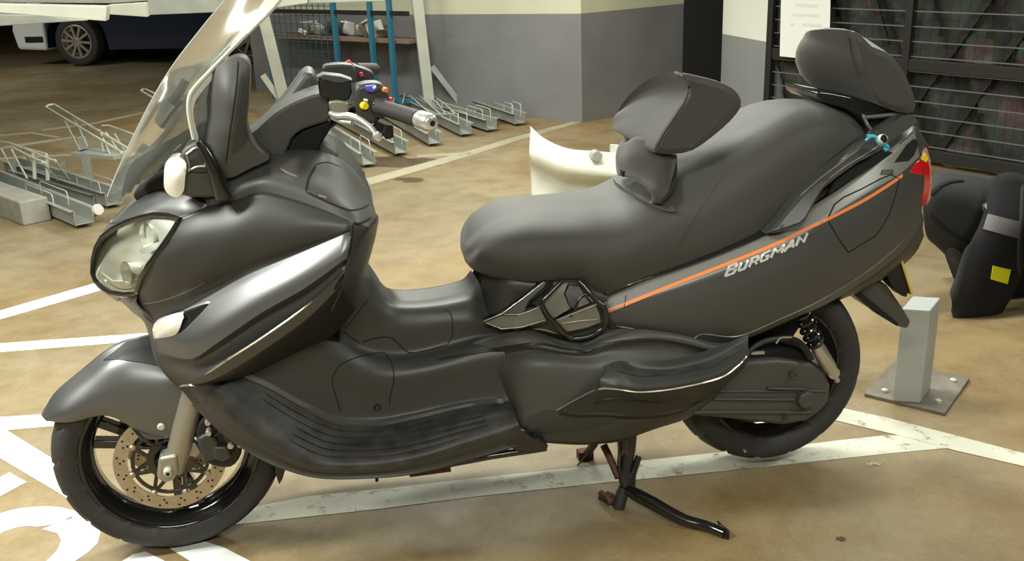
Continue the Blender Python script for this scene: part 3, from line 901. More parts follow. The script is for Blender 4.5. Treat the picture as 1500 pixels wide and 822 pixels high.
beam([(214, -10), (340, -10), (328, 14), (317, 18), (219, 22)], 4.3, .10, m='galv')
beam([(-60, -30), (340, -30), (340, -6), (160, 5), (-60, 3)], 4.5, .12, m='galv')
beam([(330, -20), (452, -20), (450, 5), (400, 12), (330, 16)], 4.9, .12)
beam([(452, -20), (565, -20), (563, 2), (452, 5)], 5.1, .12, m='galv')

# ------------------------------------------------------------------ blue cage
cage = empty('storage_cage', Z(420, 132), 'blue steel storage cage with wire mesh sides standing against the back wall', 'cage')
cgA = Z(402, 145); cgD = Vector((math.cos(math.radians(-50)), math.sin(math.radians(-50)), 0))
def CG(px, py, off=0.0):
    n = Vector((-cgD.y, cgD.x, 0))
    return VP(px, py, cgA + n * off, cgD)
cgn = Vector((-cgD.y, cgD.x, 0))
def cpost(x0, y0, x1, y1, w, off=0.0, name='corner_post'):
    a = CG(x1, y1, off); a.z = 0; b_ = CG(x0, y0, off); b_ = Vector((a.x, a.y, 1.75))
    q = MB(); q.bar(a, b_, w, w, 'bluep', up=tuple(cgD)); return q.build(name, cage, smooth=False)
cpost(393, 15, 401, 131, .035); cpost(492, 10, 498, 120, .04); cpost(547, 5, 549, 110, .04)
cpost(573, 8, 577, 108, .04); cpost(470, 5, 474, 90, .06, .55); cpost(520, 5, 522, 90, .06, .55)
q = MB()
for yy in (16, 130):
    a = CG(393 if yy < 50 else 401, yy); 
    for off in (0, .55): q.bar(cgA + cgn*off + Vector((0,0,a.z)), cgA + cgD*2.0 + cgn*off + Vector((0,0,a.z)), .035, .04, 'bluep' if yy > 50 else 'blackp')
q.build('rail', cage, smooth=False)
MT['cagewire'] = mat('cage_wire', (0.045, 0.11, 0.15), 0.5, 0.2)
q = MB(); zz = .17
while zz < 1.5:
    q.bar(cgA + Vector((0,0,zz)), cgA + cgD*1.05 + Vector((0,0,zz)), .006, .006, 'cagewire'); zz += .085
ss = 0.05
while ss < 1.05:
    q.bar(cgA + cgD*ss + Vector((0,0,.13)), cgA + cgD*ss + Vector((0,0,1.5)), .006, .006, 'cagewire', up=tuple(cgD)); ss += .085
ss = 1.05
while ss < 2.0:
    q.bar(cgA + cgD*ss + cgn*.55 + Vector((0,0,.02)), cgA + cgD*ss + cgn*.55 + Vector((0,0,1.5)), .006, .006, 'cagewire', up=tuple(cgD)); ss += .12
q.build('wire_mesh', cage, smooth=False)
zs = CG(450, 56).z
q = MB(); q.bar(cgA + cgn*.28 + Vector((0,0,zs)), cgA + cgD*1.95 + cgn*.28 + Vector((0,0,zs)), .5, .03, 'wood')
q.build('shelf', cage, smooth=False)
def junk(s, label, m, seed, n=7, sc=.12):
    r = random.Random(seed); b_ = MB(); c = cgA + cgD*s + cgn*.25 + Vector((0, 0, zs + .018))
    for k in range(n):
        w = r.uniform(.3, 1)*sc; h = r.uniform(.3, 1.1)*sc
        M_ = Matrix.Translation(c + Vector((r.uniform(-1,1)*sc, r.uniform(-.6,.6)*sc, h*.5))) @ Matrix.Rotation(r.uniform(-.5,.5), 4, 'Y') @ Matrix.Rotation(r.uniform(0,3), 4, 'Z')
        b_.box((-w, -w*.4, -h*.5), (w, w*.4, h*.5), m if k % 3 else 'lens_white', M_)
    tag(b_.build('metal_parts', smooth=False, bevel=.01), label, 'scrap parts')
junk(.42, 'heap of silvery metal parts on the cage shelf, left bay', 'fork', 3)
junk(.85, 'heap of dark and bright metal parts on the cage shelf, middle', 'plastic2', 5)
junk(1.35, 'brown grey heap of parts on the cage shelf, right bay', 'cardboard', 8, 9, .14)

q = MB(); a = CG(455, 128, -.4); a = Z(455, 128); q.box((-.12, -.12, 0), (.12, .12, .34), 'plastic2', Matrix.Translation(Z(448, 126)))
tag(q.build('dark_box', smooth=False, bevel=.01), 'dark grey box on the floor in front of the blue cage, above the meter hood', 'box')

# ------------------------------------------------------------------ parked car, only its lower half shows under the racks
wheelc = Z(118, 97) + Vector((0, 0, .34))
car = empty('car', (wheelc.x, wheelc.y, 0), 'car parked in the dark far corner with white front bumper and ten-spoke alloy wheel', 'car')
fx = Vector((-.93, .36, 0)).normalized()       # nose direction
fs = Vector((-fx.y, fx.x, 0))
if fs.dot(CC - wheelc) > 0: fs = -fs           # away from viewer
fx = Vector((-1, 0.42, 0)).normalized(); fs = Vector((0.42, 1, 0)).normalized()
def CV(u, v, z): return Vector((wheelc.x, wheelc.y, 0)) + fx*u + fs*v + Vector((0, 0, z))
Rw = Matrix(((fx.x, fs.x, 0), (fx.y, fs.y, 0), (0, 0, 1))).to_4x4()
for u, v, nm in ((0, 0.02, 'front_wheel'), (-2.62, 0.02, 'rear_wheel')):
    M_ = Matrix.Translation(CV(u, v, .34)) @ Rw
    q = MB(); q.lathe([(.18, .235), (.18, .30), (.14, .335), (.02, .34), (-.02, .325), (-.03, .29), (-.02, .235)], 'rubber', M_, 40)
    q.lathe([(-.015, .24), (-.02, .215), (.03, .20), (.06, .18)], 'alu', M_, 40); q.lathe([(.06, 0), (.06, .2)], 'carblack', M_, 24)
    for k in range(10):
        th = 2*PI*k/10 + .1
        d_ = Vector((math.cos(th), 0, math.sin(th)))
        q.bar(M_ @ (d_*.04 + Vector((0, -.005, 0))), M_ @ (d_*.225 + Vector((0, -.01, 0))), .035, .03, 'alu', up=tuple(fs))
    q.lathe([(.03, .05), (-.02, .05), (-.025, .03), (-.025, 0)], 'alu', M_, 20)
    q.build(nm, car)
def cbody(prof, v0, v1, m, name, bev=.04):
    q = MB(); n = len(prof)
    q.add([CV(u, v0, z) for u, z in prof] + [CV(u, v1, z) for u, z in prof],
          [tuple(range(n)), tuple(range(2*n-1, n-1, -1))] + [(i, i+n, (i+1) % n + n, (i+1) % n) for i in range(n)], m)
    return q.build(name, car, smooth=False, bevel=bev)
arch = [(.46*math.cos(a), .36 + .46*math.sin(a)) for a in np.linspace(0.05, PI-.05, 12)]
arch2 = [(-2.62 + u, z) for u, z in arch]
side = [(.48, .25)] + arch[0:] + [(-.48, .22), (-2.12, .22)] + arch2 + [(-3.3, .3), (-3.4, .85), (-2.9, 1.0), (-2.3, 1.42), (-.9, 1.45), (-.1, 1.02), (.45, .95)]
cbody(side, 0.02, 1.72, 'carshade', 'body')  # white car's side in shade, the shade painted as blue-black
cbody([(-.44, .15), (-.44, .72), (.42, .72), (.42, .15)], .25, 1.5, 'carblack', 'wheel_well', .0)
bump_ = [(.49, .22), (.95, .24), (1.0, .5), (.95, .72), (.6, .95), (.47, .95)]
cbody(bump_, 0.0, 1.74, 'carwhite', 'front_bumper')
def cdet(u0, u1, z0, z1, m, name, v=-.015):
    q = MB(); q.add([CV(u0, v, z0), CV(u1, v, z0), CV(u1, v, z1), CV(u0, v, z1), CV(u0, v+.03, z0), CV(u1, v+.03, z0), CV(u1, v+.03, z1), CV(u0, v+.03, z1)],
        [(0,1,2,3),(7,6,5,4),(0,4,5,1),(1,5,6,2),(2,6,7,3),(3,7,4,0)], m); return q.build(name, car, smooth=False, bevel=.005)
cdet(.52, .80, .34, .42, 'carblack', 'lower_grille')
q = MB(); q.lathe([(-.03, 0), (-.03, .07), (.02, .08)], 'carblack', Matrix.Translation(CV(.76, .0, .70)) @ Rw, 20)
q.lathe([(-.035, 0), (-.035, .05)], 'steel', Matrix.Translation(CV(.76, .0, .70)) @ Rw, 20)
q.build('fog_lamp', car)
cdet(.88, .96, .60, .68, 'carblack', 'intake')

# ------------------------------------------------------------------ detached white body panel standing on the floor
pn = MB()
def BY(px): 
    return 2.75 - (px - 777) * 0.0009
pr = [
 [(777, 185, 2.95), (795, 201, 2.90), (818, 213, 2.85), (840, 219, 2.82), (868, 221, 2.80), (905, 224, 2.78), (950, 226, 2.78)],
 [(776, 205, 2.92), (796, 212, 2.87), (818, 221, 2.82), (842, 227, 2.79), (868, 231, 2.77), (905, 235, 2.76), (950, 238, 2.76)],
 [(775, 225, 2.88), (796, 230, 2.80), (820, 238, 2.75), (842, 243, 2.72), (870, 248, 2.71), (905, 252, 2.70), (950, 254, 2.7)],
 [(776, 235, 2.89), (798, 247, 2.82), (822, 255, 2.77), (844, 259, 2.74), (870, 262, 2.73), (905, 264, 2.72), (950, 266, 2.7)],
 [(777, 243, 2.94), (800, 255, 2.91), (824, 265, 2.88), (845, 269, 2.86), (870, 272, 2.84), (905, 274, 2.84), (950, 274, 2.8)],
 [(778, 270, 2.94), (800, 275, 2.91), (824, 280, 2.88), (845, 284, 2.86), (870, 287, 2.84), (905, 290, 2.84), (950, 290, 2.8)],
 [(778, 292, 2.93), (800, 296, 2.90), (824, 300, 2.88), (845, 303, 2.86), (870, 306, 2.84), (905, 308, 2.84), (950, 308, 2.8)],
 [(778, 304, 2.95), (800, 308, 2.92), (824, 312, 2.9), (845, 315, 2.88), (870, 318, 2.86), (905, 320, 2.86), (950, 320, 2.8)]]
pn.grid(pr, 'white', 5, 5)
slab(pn, [(896, 213), (908, 214), (908, 232), (896, 230)], 2.79, .02, 'white')
pn2 = empty('loose_body_panel', Z(800, 318), 'loose white moulded plastic body panel standing on the floor behind the seat', 'body panel')
pn.build('shell', pn2, solid=.006)
q = MB(); c_ = P(873, 228, 2.74); q.lathe([(-.03, 0), (-.03, .028), (.03, .03)], 'galv', Matrix.Translation(c_), 16); q.build('cap', pn2)
# ================================================================== THE SCOOTER
bike = empty('motor_scooter', (0.8, 0, 0), 'large matt black touring scooter on its centre stand, filling the foreground', 'scooter')
ST = 0.0916                                     # the front wheel is turned a little
RZ = Matrix.Rotation(ST, 4, 'Z')
SN = Vector((-math.sin(ST), math.cos(ST), 0))
FM = ((0, 0, 0), tuple(SN))
AX = Matrix.Translation((0, 0, 0.2745)) @ RZ     # front axle frame
AR = Matrix.Translation((1.585, 0, 0.298))

def tyre(b, M, prof_out, inner, n=216, grooves=18, gdepth=.006, wide=.05):
    L = len(prof_out) + len(inner); v = []; f = []
    for k in range(n):
        a = 2*PI*k/n
        for (y, r) in prof_out:
            q = ((a/(2*PI)*grooves) + abs(y)*7*(1 if y < 0 else 1)) % 1
            if .006 < abs(y) < wide and q < .13: r -= gdepth
            if abs(y) <= .004: r -= gdepth*.6
            v.append(M @ Vector((r*math.cos(a), y, r*math.sin(a))))
        for (y, r) in inner: v.append(M @ Vector((r*math.cos(a), y, r*math.sin(a))))
    for k in range(n):
        j = (k+1) % n
        for i in range(L):
            i2 = (i+1) % L
            f.append((k*L+i, k*L+i2, j*L+i2, j*L+i))
    b.add(v, f, 'rubber')

# ---------------------------------------------------------------- front wheel
fo = [(-.052, .212), (-.058, .222), (-.0605, .237), (-.0585, .249), (-.055, .254), (-.048, .2605), (-.040, .2650), (-.032, .2685), (-.024, .2712), (-.016, .2730), (-.008, .2742), (0, .2745),
      (.008, .2742), (.016, .2730), (.024, .2712), (.032, .2685), (.040, .2650), (.048, .2605), (.055, .254), (.0585, .249), (.0605, .237), (.058, .222), (.052, .212)]
rimb = MB()
rimb.lathe([(-.050, .213), (-.051, .205), (-.044, .200), (-.036, .188), (-.018, .178), (.018, .178), (.036, .188), (.044, .200), (.051, .205), (.050, .213),
            (.040, .206), (0, .190), (-.040, .206)], 'rim', AX, 72, closed=True)
rimb.lathe([(-.045, 0), (-.045, .042), (-.03, .05), (.03, .05), (.045, .042), (.045, 0)], 'rim', AX, 32)
for a0 in (158, 38, 278):
    for da in (-9, 9):
        a = math.radians(a0 + da*.4); a2 = math.radians(a0 + da)
        rimb.bar(AX @ Vector((.04*math.cos(a), 0, .04*math.sin(a))), AX @ Vector((.186*math.cos(a2), 0, .186*math.sin(a2))), .030, .022, 'rim', up=tuple((AX.to_3x3() @ Vector((-math.sin(a), 0, math.cos(a))))))
fwheel = rimb.build('front_wheel', bike, bevel=.003)
b = MB(); tyre(b, AX, fo, [(.03, .200), (-.03, .200)], wide=.056); b.build('tyre', fwheel, angle=30)

def disc(b, M, y, r1=.130, r0=.098, nh=34):
    b.lathe([(y-.0025, r0), (y-.0025, r1), (y+.0025, r1), (y+.0025, r0)], 'disc', M, 96, closed=True)
    for k in range(nh):
        for rr, ph in ((.106, 0), (.114, .33), (.122, .66)):
            a = 2*PI*(k+ph)/nh
            if (k*3 + int(ph*3)) % 2: continue
            b.lathe([(y-.0027, 0), (y-.0032, .0028)], 'dark', M @ Matrix.Translation((rr*math.cos(a), 0, rr*math.sin(a))), 8)
b = MB(); disc(b, AX, -.084)
bd = b.build('brake_disc', fwheel, weld=False)
b = MB()
for k in range(8):
    a = 2*PI*(k+.3)/8; a2 = a + .28
    for s_ in (-1, 1):
        b.bar(AX @ Vector((.045*math.cos(a+s_*.35), -.076, .045*math.sin(a+s_*.35))), AX @ Vector((.094*math.cos(a), -.081, .094*math.sin(a))), .009, .006, 'rim', up=(0, 1, 0))
b.lathe([(-.06, .03), (-.075, .055), (-.08, .055), (-.08, .038), (-.072, .03)], 'rim', AX, 40)
b.lathe([(-.083, .082), (-.083, .091), (-.078, .091), (-.078, .082)], 'rim', AX, 64, closed=True)
b.build('disc_carrier', fwheel, bevel=.001)
for k in range(8):
    a = 2*PI*(k+.3)/8
    b = MB(); b.lathe([(-.090, 0), (-.090, .0045), (-.0865, .008), (-.080, .0085)], 'disc', AX @ Matrix.Translation((.094*math.cos(a), 0, .094*math.sin(a))), 16)
    b.build('disc_rivet', fwheel)
b = MB(); disc(b, AX, .084); b.build('brake_disc', fwheel, weld=False)
# size mark painted on the tyre wall
b = MB(); tb = MB(); tyre(tb, AX, fo, [(.03, .2), (-.03, .2)], n=96, gdepth=0); TBV = [tb.bvh()]
for pl in ([(126, 621), (128, 621), (127, 633), (125, 633)], [(130, 621), (137, 622), (136, 626), (130, 626)], [(130, 628), (136, 628), (135, 633), (129, 633)], [(130, 621), (132, 621), (131, 633), (129, 633)], [(135, 622), (137, 622), (135, 633), (133.5, 633)]):
    applique(b, pl, TBV, .0012, 'logo', step=2)
b.build('tyre_mark', fwheel)

# ---------------------------------------------------------------- fork and brake caliper
for sy, nm in ((-.118, 'fork_leg'), (.118, 'fork_leg')):
    b = MB()
    lo = P(247, 690, -.118); hi = P(292, 545, -.118)
    lo = Vector((lo.x, 0, lo.z)); hi = Vector((hi.x + .03, 0, hi.z + .10))
    def fx_(q, dy=0): 
        q = Vector((q.x, 0, q.z)); r = RZ @ Vector((q.x, sy, 0)); return Vector((r.x + (-.0 if sy < 0 else .0), r.y, q.z))
    b.tube([fx_(lo + (hi-lo)*t) for t in (0.0, .12, .3, .6, 1)], [.024, .027, .028, .028, .028], 'fork', 24)
    b.build('fork_leg', bike)
    if sy < 0: forkdir = (lo, hi)
b = MB()
slab(b, [(232, 672), (260, 666), (262, 692), (254, 705), (240, 709), (229, 701)], -.148, .05, 'fork')
b.build('axle_clamp', bike, bevel=.008, seg=3)
b = MB(); c_ = P(246, 693, -.158)
b.lathe([(-.006, 0), (-.006, .008), (0, .0105), (.012, .011)], 'galv_lt', Matrix.Translation(c_) @ RZ, 24)
b.lathe([(-.0075, 0), (-.0075, .005)], 'dark', Matrix.Translation(c_) @ RZ, 6)
b.build('axle_bolt', bike)
b = MB()
slab(b, [(252, 640), (262, 612), (300, 606), (312, 614), (316, 634), (300, 640), (290, 632), (272, 640), (262, 655)], -.108, .02, 'fork')
slab(b, [(266, 655), (285, 648), (296, 662), (285, 670), (270, 668)], -.112, .02, 'fork')
b.build('caliper_bracket', bike, bevel=.003)
b = MB()
slab(b, smooth2([(288, 630), (300, 612), (318, 606), (338, 618), (349, 638), (355, 656), (350, 674), (338, 685), (320, 685), (302, 678), (290, 658)], 2), -.146, .08, 'under')
slab(b, [(288, 644), (306, 634), (320, 648), (318, 674), (298, 678)], -.158, .03, 'plastic')
slab(b, [(322, 628), (338, 624), (349, 640), (346, 652), (330, 650)], -.163, .03, 'plastic')
slab(b, [(312, 655), (334, 655), (340, 672), (326, 678), (312, 672)], -.160, .03, 'plastic')
cal = b.build('brake_caliper', bike, bevel=.006, seg=3)
for px, py in ((305, 618), (306, 633), (338, 652), (352, 650)):
    b = MB(); b.lathe([(-.01, 0), (-.01, .006), (-.006, .008), (.01, .008)], 'alu', Matrix.Translation(P(px, py, -.164)), 12); b.build('bolt', cal)
b = MB(); b.tube([P(*q) for q in ((342, 628, -.14), (340, 612, -.13), (330, 602, -.12), (318, 598, -.1), (300, 580, -.1))], .005, 'gloss', 8, smooth_path=4)
b.tube([P(*q) for q in ((310, 640, -.15), (325, 632, -.155), (338, 630, -.15))], .004, 'gloss', 8, smooth_path=4)
b.tube([P(*q) for q in ((196, 628, -.10), (212, 645, -.12), (232, 655, -.12))], .004, 'gloss', 8, smooth_path=4)
b.build('brake_hose', bike)

# ---------------------------------------------------------------- front mudguard
b = MB()
rows = [
 [(61, 606, -.022), (82, 573, -.02), (120, 541, -.016), (156, 512, -.01), (190, 497, -.005), (232, 489, 0), (275, 500, 0)],
 [(61, 609, -.045), (86, 586, -.058), (129, 556, -.062), (168, 528, -.062), (205, 520, -.06), (245, 523, -.058), (285, 530, -.058)],
 [(64, 613, -.06), (92, 600, -.083), (137, 578, -.090), (180, 560, -.094), (218, 558, -.098), (255, 556, -.098), (290, 560, -.098)],
 [(67, 616, -.066), (98, 611, -.092), (145, 598, -.098), (188, 595, -.104), (228, 600, -.109), (262, 600, -.108), (292, 600, -.108)],
 [(68, 617, -.066), (102, 619, -.090), (151, 609, -.095), (183, 620, -.1), (212, 643, -.106), (262, 640, -.106), (280, 635, -.106)]]
b.grid(rows, 'paint_lt', 6, 6, mirror=FM)
FEN = [b.bvh()]
fender = b.build('front_mudguard', bike, solid=.003, angle=60)
b = MB(); slab(b, [(233, 640), (262, 600), (262, 640), (246, 650)], -.106, .004, 'paint_lt')
b.build('mudguard_ear', fender) if False else None
b = MB()
applique(b, [(152, 528), (186, 501), (225, 491), (234, 512), (238, 537), (205, 531), (175, 527)], FEN, .002, 'under', step=6)
b.build('mudguard_insert', fender)
b = MB(); h = hit(FEN, 236, 625)
b.lathe([(-.006, 0), (-.006, .006), (-.003, .009), (.002, .009)], 'galv_lt', Matrix.Translation(h[0]), 20)
b.build('bolt', fender)
# rear splash flap of the mudguard
b = MB(); slab(b, [(402, 656), (412, 664), (422, 676), (414, 702), (409, 711), (405, 700), (400, 672)], -.06, .12, 'plastic')
b.build('mudguard_flap', bike, bevel=.003)

# ---------------------------------------------------------------- nose shell
b = MB()
rows = [
 [(204, 292, .0), (222, 281, -.07), (245, 277, -.13), (275, 284, -.18), (306, 299, -.225)],
 [(178, 310, .0), (196, 300, -.08), (222, 297, -.145), (255, 302, -.19), (290, 311, -.228)],
 [(158, 329, .0), (174, 327, -.08), (203, 317, -.145), (230, 313, -.187), (263, 319, -.232)]]
b.grid(rows, 'paint_lt', 6, 6, mirror=MIR, face=(-.4, -.5, 1))
b.grid([[(158, 329, 0), (166, 328, -.04), (174, 327, -.08)], [(142, 355, 0), (144, 352, -.035), (150, 346, -.065)], [(135, 385, 0), (136, 384, -.02), (137, 382, -.035)],
        [(134, 402, 0), (135, 403, -.02), (136, 403, -.035)], [(150, 425, 0), (152, 427, -.03), (158, 428, -.065)], [(172, 442, 0), (176, 440, -.05), (182, 433, -.11)]], 'paint', 5, 5, mirror=MIR, face=(-1, -.2, 0))
b.grid([[(160, 430, 0), (172, 432, -.08), (186, 433, -.12), (201, 430, -.16)], [(182, 446, 0), (188, 446, -.08), (193, 446, -.12), (200, 446, -.165)],
        [(194, 458, 0), (198, 459, -.08), (206, 462, -.13), (226, 473, -.172)], [(212, 474, 0), (216, 480, -.08), (220, 485, -.12), (226, 492, -.17)],
        [(225, 520, 0), (226, 525, -.08), (228, 528, -.12), (232, 530, -.165)], [(240, 545, 0), (242, 550, -.08), (246, 553, -.12), (252, 558, -.16)]], 'paint', 4, 5, mirror=MIR, face=(-1, -.4, 0))
b.build('nose_cowl', bike, solid=.003, angle=55)

# headlamp: bezel, reflector bowl, two inner bowls, clear lens
bez = [(137, 382, -.035), (141, 364, -.045), (150, 348, -.06), (166, 335, -.09), (185, 326, -.12), (204, 319, -.15), (225, 315, -.182), (246, 316, -.212), (263, 321, -.236),
       (254, 337, -.240), (243, 354, -.242), (231, 371, -.235), (218, 388, -.222), (207, 406, -.195), (202, 422, -.168), (200, 431, -.158),
       (182, 432, -.125), (162, 429, -.085), (149, 421, -.06), (140, 411, -.042), (136, 400, -.035)]
bz = [(x + (196 - x)*.035, y + (375 - y)*.035, yy) for x, y, yy in bez]
lens_fn = tps([(x, y, yy) for x, y, yy in bez] + [(180, 360, -.150), (205, 350, -.178), (190, 395, -.150), (165, 385, -.118), (222, 345, -.205), (160, 405, -.098)])
ol = [(x, y) for x, y, _ in bz]
b = MB(); sheet(b, ol, lambda x, y: lens_fn(x, y) - .002, 'lens', 8, mirror=True)
hl = empty('headlamp', (0, 0, 0), None, None); hl.parent = bike; hl.location = (-.75, 0, .8)
def hbuild(b, n, **k): return b.build(n, hl, **k)
hbuild(b, 'lens')
b = MB()
for sg in (1, -1):
    pts = [P(x, y, yy) for x, y, yy in bez]
    pts = [Vector((q.x, q.y*sg, q.z)) for q in pts]
    b.tube(pts, .0065, 'gloss', 8, closed=True)
hbuild(b, 'bezel')
def bowl_fn(x, y):
    u = (x - 195)/62; v = (y - 375)/58
    return lens_fn(x, y) + .006 + .075*max(0, 1 - (u*u + v*v)**.8)
b = MB(); sheet(b, [(x, y) for x, y, _ in bez], bowl_fn, 'reflector2', 6, mirror=True)
hbuild(b, 'housing')
b = MB()
for (cx, cy, dy, r) in ((226, 345, -.158, .030), (196, 398, -.118, .026)):
    c = P(cx, cy, dy)
    for sg in (1, -1):
        M_ = Matrix.Translation((c.x, c.y*sg, c.z)) @ Matrix.Rotation(math.radians(90 + 35*sg), 4, 'Z') @ Matrix.Rotation(math.radians(-8), 4, 'X')
        M_ = Matrix.Translation((c.x, c.y*sg, c.z)) @ Vector((0, 1, 0)).rotation_difference(Vector((.75, .55*sg, -.1))).to_matrix().to_4x4()
        b.lathe([(-.018, r), (.0, r*.93), (.02, r*.7), (.032, r*.35), (.034, .008)], 'reflector', M_, 32)
        b.lathe([(.034, .008), (.01, .008), (.004, .004), (.003, 0)], 'lens_white', M_, 16)
hbuild(b, 'reflector_bowl', weld=False)
b = MB()
for pl in ([(146, 398), (165, 412), (190, 412), (192, 422), (165, 424), (150, 414)], [(205, 366), (240, 352), (228, 366), (212, 372)]):
    sheet(b, smooth2(pl, 2), lambda x, y: lens_fn(x, y) + .016, 'reflector', 6, mirror=True, thick=.004)
hbuild(b, 'inner_trim')

# front position / indicator lamp below
b = MB(); sheet(b, smooth2([(225, 476), (240, 468), (268, 461), (267, 470), (262, 484), (254, 493), (240, 503), (228, 502), (224, 490)], 2),
      tps([(225, 476, -.185), (268, 461, -.262), (238, 504, -.20), (258, 490, -.255), (224, 492, -.18), (246, 482, -.252)]), 'lens_white', 5, mirror=True, thick=.02)
pl_ = b.build('position_lamp', bike, angle=60, label='clear white position lamp')

# ---------------------------------------------------------------- side fairing: upper panel
b = MB()
rows = [
 [(263, 320, -.236), (284, 310, -.238), (306, 302, -.241), (345, 293, -.255), (384, 282, -.275), (444, 298, -.305), (517, 324, -.345)],
 [(243, 354, -.243), (264, 350, -.256), (292, 344, -.270), (335, 335, -.288), (384, 322, -.305), (444, 322, -.330), (517, 329, -.352)],
 [(218, 388, -.223), (240, 386, -.248), (268, 382, -.265), (314, 370, -.288), (370, 352, -.308), (434, 343, -.334), (516, 333, -.355)],
 [(201, 430, -.160), (222, 426, -.208), (250, 420, -.240), (296, 406, -.270), (358, 380, -.296), (426, 361, -.326), (515, 336, -.357)],
 [(210, 462, -.150), (232, 452, -.195), (262, 440, -.228), (298, 424, -.254), (359, 395, -.286), (425, 370, -.318), (514, 338, -.356)],
 [(226, 475, -.170), (244, 464, -.206), (270, 453, -.236), (300, 436, -.258), (360, 402, -.288), (424, 375, -.318), (514, 338, -.356)]]
b.grid(rows, 'paint_dk', 6, 6, mirror=MIR)
UPB = b.bvh()
up_panel = b.build('upper_fairing', bike, solid=.003, angle=55)
b = MB()
bead(b, [(336, 296), (341, 304), (350, 314)], [UPB], .003, .0008, 'dark')
bead(b, [(201, 447), (240, 440), (280, 424), (300, 413)], [UPB], .004, .001, 'paint_lt')
b.build('panel_facet', up_panel)

# shoulder band, its brightness painted in, and the folded lip below it
b = MB()
rows = [
 [(226, 475, -.170), (244, 464, -.206), (270, 453, -.236), (300, 436, -.258), (360, 402, -.288), (424, 375, -.318), (514, 338, -.356)],
 [(226, 484, -.176), (247, 474, -.224), (274, 467, -.258), (308, 449, -.284), (366, 416, -.314), (430, 388, -.340), (513, 349, -.366)],
 [(226, 497, -.182), (250, 497, -.244), (280, 496, -.290), (318, 475, -.320), (376, 440, -.345), (440, 406, -.364), (511, 365, -.375)],
 [(229, 515, -.180), (252, 522, -.244), (283, 525, -.294), (322, 500, -.328), (382, 459, -.354), (448, 421, -.370), (509, 377, -.375)]]
b.grid(rows, 'paint_lt', 6, 6, mirror=MIR)
rows = [
 [(229, 515, -.180), (252, 522, -.244), (283, 525, -.294), (322, 500, -.328), (382, 459, -.354), (448, 421, -.370), (509, 377, -.375)],
 [(233, 530, -.174), (254, 533, -.228), (283, 533, -.270), (324, 508, -.300), (386, 467, -.324), (452, 429, -.342), (508, 384, -.356)],
 [(242, 548, -.174), (262, 548, -.232), (288, 544, -.276), (328, 522, -.306), (392, 480, -.332), (458, 440, -.348), (507, 392, -.358)],
 [(252, 560, -.174), (270, 560, -.234), (298, 550, -.290), (334, 527, -.326), (396, 487, -.352), (450, 447, -.360), (502, 400, -.362)]]
b.grid(rows, 'paint', 6, 6, mirror=MIR)
rows = [
 [(252, 560, -.174), (270, 560, -.234), (298, 550, -.290), (334, 527, -.326), (396, 487, -.352), (450, 447, -.360), (502, 400, -.362)],
 [(256, 564, -.168), (274, 565, -.230), (306, 558, -.286), (345, 539, -.318), (404, 501, -.342), (456, 462, -.350), (501, 416, -.354)]]
b.grid(rows, 'paint', 6, 5, mirror=MIR)
rows = [
 [(256, 564, -.168), (274, 565, -.230), (306, 558, -.286), (345, 539, -.318), (404, 501, -.342), (456, 462, -.350), (501, 416, -.354)],
 [(262, 567, -.150), (280, 569, -.210), (316, 560, -.262), (352, 547, -.290), (410, 512, -.305), (462, 475, -.312), (506, 430, -.322)],
 [(268, 569, -.120), (288, 571, -.170), (326, 562, -.200), (370, 547, -.212), (438, 512, -.218), (488, 486, -.222), (520, 448, -.235)],
 [(270, 570, -.100), (290, 572, -.120), (330, 563, -.130), (376, 548, -.140), (444, 514, -.15), (492, 488, -.16), (524, 450, -.17)]]
b.grid(rows, 'under', 6, 5, mirror=MIR, face=(.3, -.5, -1))  # downward faces in deeper black, shade put into the colour
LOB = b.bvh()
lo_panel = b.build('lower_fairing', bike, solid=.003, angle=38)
b = MB()
bead(b, [(300, 549), (334, 527), (366, 507), (396, 487), (430, 463), (458, 441)], [LOB], .004, .0015, 'alu')  # bright metal line paints the highlight along the lip ridge
bead(b, [(268, 457), (288, 449), (308, 443)], [LOB, UPB], .007, .003, 'alu')
applique(b, [(268, 460), (306, 445), (296, 456), (270, 482), (263, 488)], [LOB, UPB], .002, 'gloss', step=5)
bead(b, [(262, 566), (280, 564), (294, 568)], [LOB], .006, .003, 'alu')
b.build('edge_highlight', lo_panel) if False else b.build('lamp_surround_and_glints', lo_panel)

# ---------------------------------------------------------------- top deck behind the screen, and the inner leg shield
b = MB()
C0 = lambda x, z: ('w', x, 0.0, z)
rows = [
 [('w', .20, 0, 1.02), ('w', .27, 0, 1.03), ('w', .36, 0, 1.035), ('w', .42, 0, 1.005), ('w', .47, 0, .960), ('w', .515, 0, .90), ('w', .535, 0, .82)],
 [('w', .20, -.10, 1.01), ('w', .27, -.10, 1.02), ('w', .36, -.10, 1.025), ('w', .425, -.10, 1.01), ('w', .485, -.10, .975), ('w', .53, -.10, .915), ('w', .548, -.10, .84)],
 [(305, 262, -.20), (345, 244, -.20), (400, 232, -.19), (452, 222, -.18), (500, 238, -.18), (533, 280, -.18), (549, 312, -.17)],
 [(300, 285, -.225), (340, 266, -.235), (395, 250, -.24), (444, 252, -.25), (492, 268, -.26), (531, 296, -.25), (554, 317, -.23)],
 [(302, 297, -.236), (342, 282, -.250), (388, 265, -.268), (442, 274, -.290), (484, 292, -.310), (520, 308, -.315), (548, 326, -.285)],
 [(304, 303, -.240), (345, 295, -.255), (384, 283, -.275), (444, 299, -.305), (480, 312, -.325), (517, 325, -.345), (540, 334, -.33)]]
b.grid(rows, 'plastic2', 6, 6, mirror=MIR, face=(0, -.3, 1))
DKB = b.bvh()
deck = b.build('dash_deck', bike, solid=.003, angle=60)
b = MB()
bead(b, [(463, 242), (452, 262), (448, 281)], [DKB], .006, .0012, 'dark')
